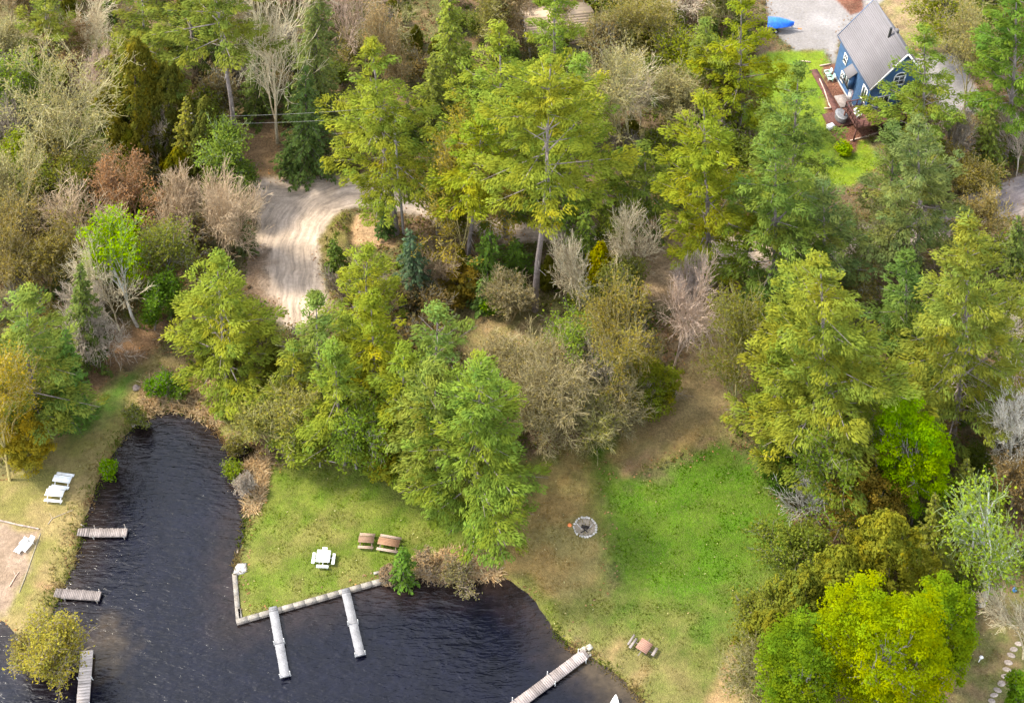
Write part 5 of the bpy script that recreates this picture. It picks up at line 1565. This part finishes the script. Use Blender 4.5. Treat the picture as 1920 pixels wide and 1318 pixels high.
# ---- tan roofed cabin and the dark shed ------------------------------
def cabin():
    c = at(1046, 76); c[2] = gz(c)
    az = R(8)
    root = thing('cabin', c, 'tan roofed cabin half hidden behind pines at the top edge', 'house', az)
    L, W, he, rise = 8.5, 7.5, 2.7, 1.6
    m = MB()
    pr = [(-W / 2, 0), (-W / 2, he), (0, he + rise), (W / 2, he), (W / 2, 0)]
    a = [(-L / 2, y, z) for y, z in pr]; b = [(L / 2, y, z) for y, z in pr]
    col = (.5, .47, .44)
    m.add(a, [[0, 1, 2], [0, 2, 3], [0, 3, 4]], col); m.add(b, [[2, 1, 0], [3, 2, 0], [4, 3, 0]], col)
    m.add([a[0], b[0], b[1], a[1]], [[0, 1, 2, 3]], col); m.add([a[4], a[3], b[3], b[4]], [[0, 1, 2, 3]], col)
    m.build('wall', M_PAINT, root)
    r = MB()
    for s in (-1, 1):
        sl = np.array([0, -s * (W / 2 + .4), rise * (1 + .8 / W)]); Ls = np.linalg.norm(sl); dv = sl / Ls
        nv = np.cross([1, 0, 0], dv) * (1 if s < 0 else -1)
        for k in range(12):
            c0 = np.array([0, s * (W / 2 + .4), he - .4 * rise / (W / 2)]) + dv * Ls * (k + .5) / 12 + nv * .06
            r.box(c0, (L + .7, Ls / 12 + .04, .06), np.array([.34, .255, .175]) * (1 + .05 * ((k * 7) % 5 - 2)), np.array([[1, 0, 0], dv, nv]))
    ro = r.build('roof', M_ROOF, root)
    f = MB().box((2.6, -W / 2 - .04, 1.5), (1.1, .06, 1.1), WHITE); o = f.build('window', M_PAINT, root)
    MB().box((2.6, -W / 2 - .08, 1.5), (.9, .03, .9)).build('pane', M_GLASS, o)
    MB().box((3.9, -W / 2 - .04, 1.05), (.9, .07, 2.0), WHITE).build('door', M_PAINT, root)
    dish = MB().lathe((0, 0, 0), [(.001, 0), (.2, .03), (.36, .1), (.37, .11)], 14, (.6, .6, .6))
    dish.tube([(0, 0, 0), (.05, 0, .42)], .02, 6, (.5, .5, .5))
    o = dish.build('satellite_dish', M_METAL, root)
    o.location = (L / 2 - .2, W / 2 + .1, he + 1.15); o.rotation_euler = (R(35), R(-40), 0)
    MB().tube([(L / 2 - .2, W / 2 + .1, he - .4), (L / 2 - .2, W / 2 + .1, he + 1.15)], .035, 8, (.4, .4, .4)).build('dish_mast', M_METAL, root)
cabin()

# ---- utility poles and wires ----------------------------------------
def pole(base, top, label, xf=True):
    b = at(*base); b[2] = gz(b)
    t = at_y(top[0], top[1], b[1]); Hh = t[2] - b[2]
    root = thing('utility_pole', b, label, 'utility pole')
    MB().tube([(0, 0, -.3), (0, 0, Hh)], [.17, .12], 10, (.3, .27, .25)).build('shaft', M_BARK, root)
    MB().box((0, 0, Hh - .5), (2.0, .12, .12), (.3, .27, .25)).build('crossarm', M_WOOD, root)
    if xf:
        MB().lathe((.38, -.1, Hh - 2.2), [(.001, 0), (.27, 0), (.29, .1), (.29, .8), (.26, .9), (.001, .95)], 14, (.6, .61, .62)).build('transformer', M_METAL, root)
    return b + np.array([0, 0, Hh])
p1 = pole((757, 440), (752, 196), 'grey utility pole with a transformer inside the yellow green road pine')
p2 = pole((384, 318), (384, 213), 'utility pole behind the slim olive cedar', False)
wires = [((p1 + np.array([-.9, 0, -.45])), (407, 226), 'upper utility wire crossing the shaded trail'), ((p1 + np.array([-.1, 0, -1.6])), (420, 249), 'lower utility wire crossing the shaded trail')]
for a, px, lab in wires:
    b = p2 + (np.array([-.9, 0, -.45]) if 'upper' in lab else np.array([0, 0, -1.6]))
    P = [a + (b - a) * t - np.array([0, 0, 4 * .35 * t * (1 - t)]) for t in np.linspace(0, 1, 24)]
    o = MB().tube([q - a for q in P], .013, 5, (.2, .19, .18)).build('utility_wire', M_METAL)
    o.location = [float(v) for v in a]; tag(o, lab, 'wire')
# ------------------------------------------------------------------ understory
FOREST_NOT = [sdf for sdf in ()]
_open = [gpoly(p) for p in Z_OPEN + [Z_TRAIL, Z_SANDY2, Z_BANK, Z_TRBANK, Z_LITTER, Z_OPENWOOD, Z_PATH] + Z_REED + Z_DIRT]
def open_dist(X, Y):
    d = sdf(WPOLY, X, Y)
    for p in _open:
        d = np.minimum(d, sdf(p, X, Y))
    return d

def saplings():
    g = np.random.default_rng(77)
    protos = []
    specs = [('bud', 4.5, 1.7, (.27, .23, .07)), ('bud', 5.5, 2.0, (.27, .21, .09)), ('leafy', 4.2, 1.7, (.18, .22, .04)), ('leafy', 5.5, 1.9, (.2, .23, .04)),
             ('spruce', 5.0, 1.5, (.1, .14, .03)), ('bare', 5.5, 2.0, TANB), ('bare', 6.0, 1.9, GREYB), ('cedar', 4.5, 1.3, (.17, .165, .025)), ('bud', 5.0, 1.9, (.27, .2, .075))]
    words = {'bud': 'thin budding sapling in the understory between the taller trees', 'leafy': 'young leafy sapling in the understory between the taller trees',
             'spruce': 'young spruce in the understory between the taller trees', 'bare': 'bare twiggy sapling in the understory between the taller trees',
             'cedar': 'young cedar in the understory between the taller trees'}
    for k, (kind, h, r, tone) in enumerate(specs):
        gg = np.random.default_rng(500 + k)
        if kind == 'bud': tr, cr = gen_broad(gg, h, r, tone, .42, np.asarray(tone) * .5 + .14, 3, (.25, .16), 3, .15, 34, .4, .02, .3, (5, 5, 4, 3))
        elif kind == 'leafy': tr, cr = gen_broad(gg, h, r, tone, .7, (.25, .21, .18), 3, (.28, .19), 2, .15, 36, .4, .02, .35, (6, 5, 4, 3))
        elif kind == 'bare': tr, cr = gen_broad(gg, h, r, tone, .06, tone, 3, (.2, .1), 4, .15, 30, .5, .022, .2, (6, 6, 4, 3))
        elif kind == 'spruce': tr, cr = gen_spruce(gg, h, r, tone)
        else: tr, cr = gen_cedar(gg, h, r, tone)
        protos.append((kind, tr, cr))
    X, Y = g.uniform(-66, 66, 12000), g.uniform(58, 168, 12000)
    d = np.minimum(open_dist(X, Y), np.minimum(open_dist(X, Y + 3.2), open_dist(X, Y + 6)) + .4)
    pts = []
    for x, y, dd in zip(X, Y, d):
        if dd < 1.3:
            continue
        # only inside the picture
        v = np.array([x, y, -H_CAM]); zc = y * math.sin(TILT) + H_CAM * math.cos(TILT)
        px = 960 + F_PX * x / zc; py = 659 - F_PX * (y * math.cos(TILT) - H_CAM * math.sin(TILT)) / zc
        if 1390 < px < 1520 and py < 150:
            continue
        if not (-40 < px < 1960 and -70 < py < 1330):
            continue
        if all((x - a) ** 2 + (y - b) ** 2 > 3.3 ** 2 for a, b in pts):
            pts.append((x, y))
        if len(pts) >= 330:
            break
    made = {}
    for i, (x, y) in enumerate(pts):
        left = x < -5 and y > 90
        w = [3, 2.6, 1.8, 1.4, 2.4, 1.3, 1.2, 1.4, 1.8] if left else [1.8, 1.1, 2.6, 2.6, 2.8, .6, .5, 1.4, .9]
        k = g.choice(len(protos), p=np.array(w) / sum(w))
        kind, tr, cr = protos[k]
        s = g.uniform(.75, 1.4)
        root = thing(KINDS[kind] if kind != 'leafy' else 'leafy_tree', (x, y, gz((x, y)) - .05), words[kind], 'tree', g.uniform(0, 6.28), 'understory saplings: ' + kind.replace('bud', 'budding'))
        root.scale = (s, s, s * g.uniform(.85, 1.2))
        if k not in made:
            made[k] = (tr.build('trunk', M_BARK, root), cr.build('crown', M_NEEDLE if kind in ('spruce', 'cedar') else M_LEAF, root))
        else:
            for o in made[k]:
                c = o.copy(); COL.objects.link(c); c.parent = root

def undergrowth():
    g = np.random.default_rng(99)
    n = 26000
    X, Y = g.uniform(-60, 70, n), g.uniform(56, 165, n)
    d = open_dist(X, Y)
    k = (d > .2) & (fbm(X * .3, Y * .3, 91, 3) > .36)
    X, Y = X[k], Y[k]
    Z = height(X, Y)
    m = MB()
    pal = np.array([(.19, .185, .05), (.15, .2, .035), (.27, .21, .1), (.31, .2, .11), (.21, .23, .04), (.25, .18, .075)])
    sel = np.clip((fbm(X * .12, Y * .12, 95, 3) - .25) * 11 + g.normal(size=len(X)) * .8, 0, 5).astype(int)
    tone = pal[sel]
    r = g.uniform(.3, .8, len(X))
    C = np.stack([X, Y, Z + r * .35], 1)
    nc = 12
    ids = np.repeat(np.arange(len(X)), nc); q = len(ids)
    P = C[ids] + unit(g.normal(size=(q, 3))) * (g.random((q, 1)) ** .5) * np.stack([r, r, r * .6], 1)[ids]
    col = np.clip(tone[ids] * fleck(g, q, (1, 1, 1), .2, .06), .004, .6)
    m.cards(P, np.array([0, 0, .8]) + g.normal(size=(q, 3)) * .5, .3 * g.uniform(.6, 1.3, q), .2 * g.uniform(.6, 1.3, q), None, col, g)
    # fallen leaves lying flat
    X2, Y2 = g.uniform(-60, 70, 34000), g.uniform(56, 165, 34000)
    k2 = (sdf(WPOLY, X2, Y2) > .3) & (open_dist(X2, Y2) > -1.2) & (fbm(X2 * .25, Y2 * .25, 131, 3) > .42)
    X2, Y2 = X2[k2], Y2[k2]
    m.cards(np.stack([X2, Y2, height(X2, Y2) + .05], 1), np.array([0, 0, 1.]) + g.normal(size=(len(X2), 3)) * .25, .26, .18, None, fleck(g, len(X2), (.27, .165, .09), .25, .1), g)
    # bare stems and dead twigs
    t = g.integers(0, len(X), 9000)
    P0 = C[t] - np.array([0, 0, .3]); D = unit(g.normal(size=(9000, 3)) * np.array([1, 1, .6]) + np.array([0, 0, .5])) * g.uniform(.4, 1.6, (9000, 1))
    m.segs(P0, P0 + D, .022, .01, 3, fleck(g, 9000, (.3, .25, .2), .2, .04))
    tag(m.build('undergrowth', M_LEAF), kind='stuff')

def tufts():
    """dry reed and rough grass along the water and on the straw patches"""
    g = np.random.default_rng(123)
    m = MB()
    def field(polys, n, L, tone, lean=.5):
        P = []
        for p in polys:
            q = np.array(gpoly(p))
            lo, hi = q.min(0), q.max(0)
            X, Y = g.uniform(lo[0], hi[0], n), g.uniform(lo[1], hi[1], n)
            k = (sdf(q, X, Y) < .2) & (sdf(WPOLY, X, Y) > -.1)
            P.append(np.stack([X[k], Y[k]], 1))
        P = np.concatenate(P)
        Z = height(P[:, 0], P[:, 1])
        b = np.concatenate([P, Z[:, None]], 1)
        q = len(b)
        dirn = unit(np.concatenate([g.normal(size=(q, 2)) * lean + np.array([.2, -.15]), np.full((q, 1), .55)], 1))
        l = L * g.uniform(.5, 1.3, q)
        N = unit(np.cross(dirn, g.normal(size=(q, 3)))) * .6 + np.array([0, 0, .6])
        m.cards(b + dirn * l[:, None] * .5, N, l, .09, dirn, fleck(g, q, tone, .2, .06), g)
    field(Z_REED, 5200, .8, (.46, .34, .2), .8)
    shore = SHORE[14:42]
    ring = []
    for (x0, y0), (x1, y1) in zip(SHORE[11:44], SHORE[12:45]):
        for t in np.linspace(0, 1, 14)[:-1]:
            ring.append(at(x0 + (x1 - x0) * t, y0 + (y1 - y0) * t)[:2])
    for (x0, y0), (x1, y1) in zip(SHORE[51:59], SHORE[52:60]):
        for t in np.linspace(0, 1, 14)[:-1]:
            ring.append(at(x0 + (x1 - x0) * t, y0 + (y1 - y0) * t)[:2])
    ring = np.array(ring)
    i = g.integers(0, len(ring), 9000)
    P = ring[i] + g.normal(size=(9000, 2)) * np.where(ring[i][:, :1] < at(300, 900)[0], 1.1, .55)
    dd = sdf(WPOLY, P[:, 0], P[:, 1])
    q_ = (dd > -.12) & ~((_wall_side(P[:, 0], P[:, 1]) < .8) & (P[:, 1] < WALL_A[1]) & (P[:, 0] < WALL_C[0]) & (P[:, 0] > WALL_A[0] - 1))
    P = P[q_]
    Z = height(P[:, 0], P[:, 1])
    n = len(P)
    b = np.concatenate([P, Z[:, None]], 1)
    dirn = unit(np.concatenate([g.normal(size=(n, 2)) * .5, np.full((n, 1), .7)], 1))
    pal = np.array([(.16, .17, .035), (.25, .19, .08), (.12, .15, .025), (.3, .2, .1)])
    c = pal[np.clip((vnoise(P[:, 0] * .5, P[:, 1] * .5, 8) * 4.2).astype(int), 0, 3)] * fleck(g, n, (1, 1, 1), .2, .05)
    l = .5 * g.uniform(.5, 1.4, n)
    m.cards(b + dirn * l[:, None] * .5, np.cross(dirn, g.normal(size=(n, 3))) + np.array([0, 0, .5]), l, .1, dirn, np.clip(c, .01, .5), g)
    tag(m.build('rough_grass', M_LEAF), kind='stuff')
def lawn_tufts():
    """clumps, straws and weeds standing in the grass"""
    g = np.random.default_rng(321)
    X, Y = g.uniform(-45, 50, 90000), g.uniform(54, 125, 90000)
    G = TONE_GRID
    i = np.clip(((X - G['x0']) / G['st']).astype(int), 0, G['T'].shape[1] - 1); j = np.clip(((Y - G['y0']) / G['st']).astype(int), 0, G['T'].shape[0] - 1)
    k = (G['cls'][j, i] == 1) & (sdf(WPOLY, X, Y) > .3) & (vnoise(X * .8, Y * .8, 17) + .35 * g.random(90000) > .72)
    X, Y, T = X[k], Y[k], G['T'][j[k], i[k]]
    n = len(X)
    b = np.stack([X, Y, height(X, Y) + .02], 1)
    d = unit(np.concatenate([g.normal(size=(n, 2)), np.full((n, 1), .5)], 1))
    l = .22 * g.uniform(.5, 1.5, n)
    c = T * fleck(g, n, (1, 1, 1), .32, .12)
    s = g.random(n) < .02
    c[s] = fleck(g, int(s.sum()), (.34, .27, .14), .15, .05)
    m = MB()
    m.cards(b + d * l[:, None] * .5, np.array([0, 0, .8]) + g.normal(size=(n, 3)) * .3, l, .1, d, np.clip(c * 1.5, .005, .5), g)
    tag(m.build('lawn_tufts', M_LEAF), kind='stuff')
lawn_tufts()
saplings()
undergrowth()
tufts()
# ------------------------------------------------------------------ daylight
SUN_AZ, SUN_EL = R(166), R(54)      # azimuth measured counter-clockwise from +X: behind and to the left
sd = bpy.data.lights.new('sun', 'SUN')
sd.energy = 1.5
sd.angle = R(8)
sd.color = (1.0, .92, .76)
so = bpy.data.objects.new('sun', sd)
COL.objects.link(so)
sdir = Vector((math.cos(SUN_AZ) * math.cos(SUN_EL), math.sin(SUN_AZ) * math.cos(SUN_EL), math.sin(SUN_EL)))
so.rotation_euler = sdir.to_track_quat('Z', 'Y').to_euler()
so.location = (0, 0, 200)
w = bpy.data.worlds.new('World')
SC.world = w
w.use_nodes = True
nt = w.node_tree
sky = nt.nodes.new('ShaderNodeTexSky')
sky.sky_type = 'NISHITA'
sky.sun_disc = False
sky.sun_elevation = SUN_EL
sky.sun_rotation = R(90) - SUN_AZ
sky.air_density = 1.0; sky.dust_density = 1.0; sky.ozone_density = 1.0
bg = nt.nodes['Background']
bg.inputs['Strength'].default_value = 0.15
hs = nt.nodes.new('ShaderNodeHueSaturation')      # thin high haze: a paler blue
hs.inputs['Saturation'].default_value = 0.4
nt.links.new(sky.outputs[0], hs.inputs['Color'])
nt.links.new(hs.outputs[0], bg.inputs['Color'])
SC.view_settings.view_transform = 'Standard'
SC.view_settings.look = 'None'
SC.view_settings.exposure = 2.38
SC.view_settings.gamma = 1
SC.view_settings.use_curve_mapping = False
SC.render.engine = 'CYCLES'
SC.cycles.max_bounces = 6
SC.cycles.diffuse_bounces = 4
SC.cycles.glossy_bounces = 2
SC.cycles.transmission_bounces = 3
SC.cycles.use_denoising = True
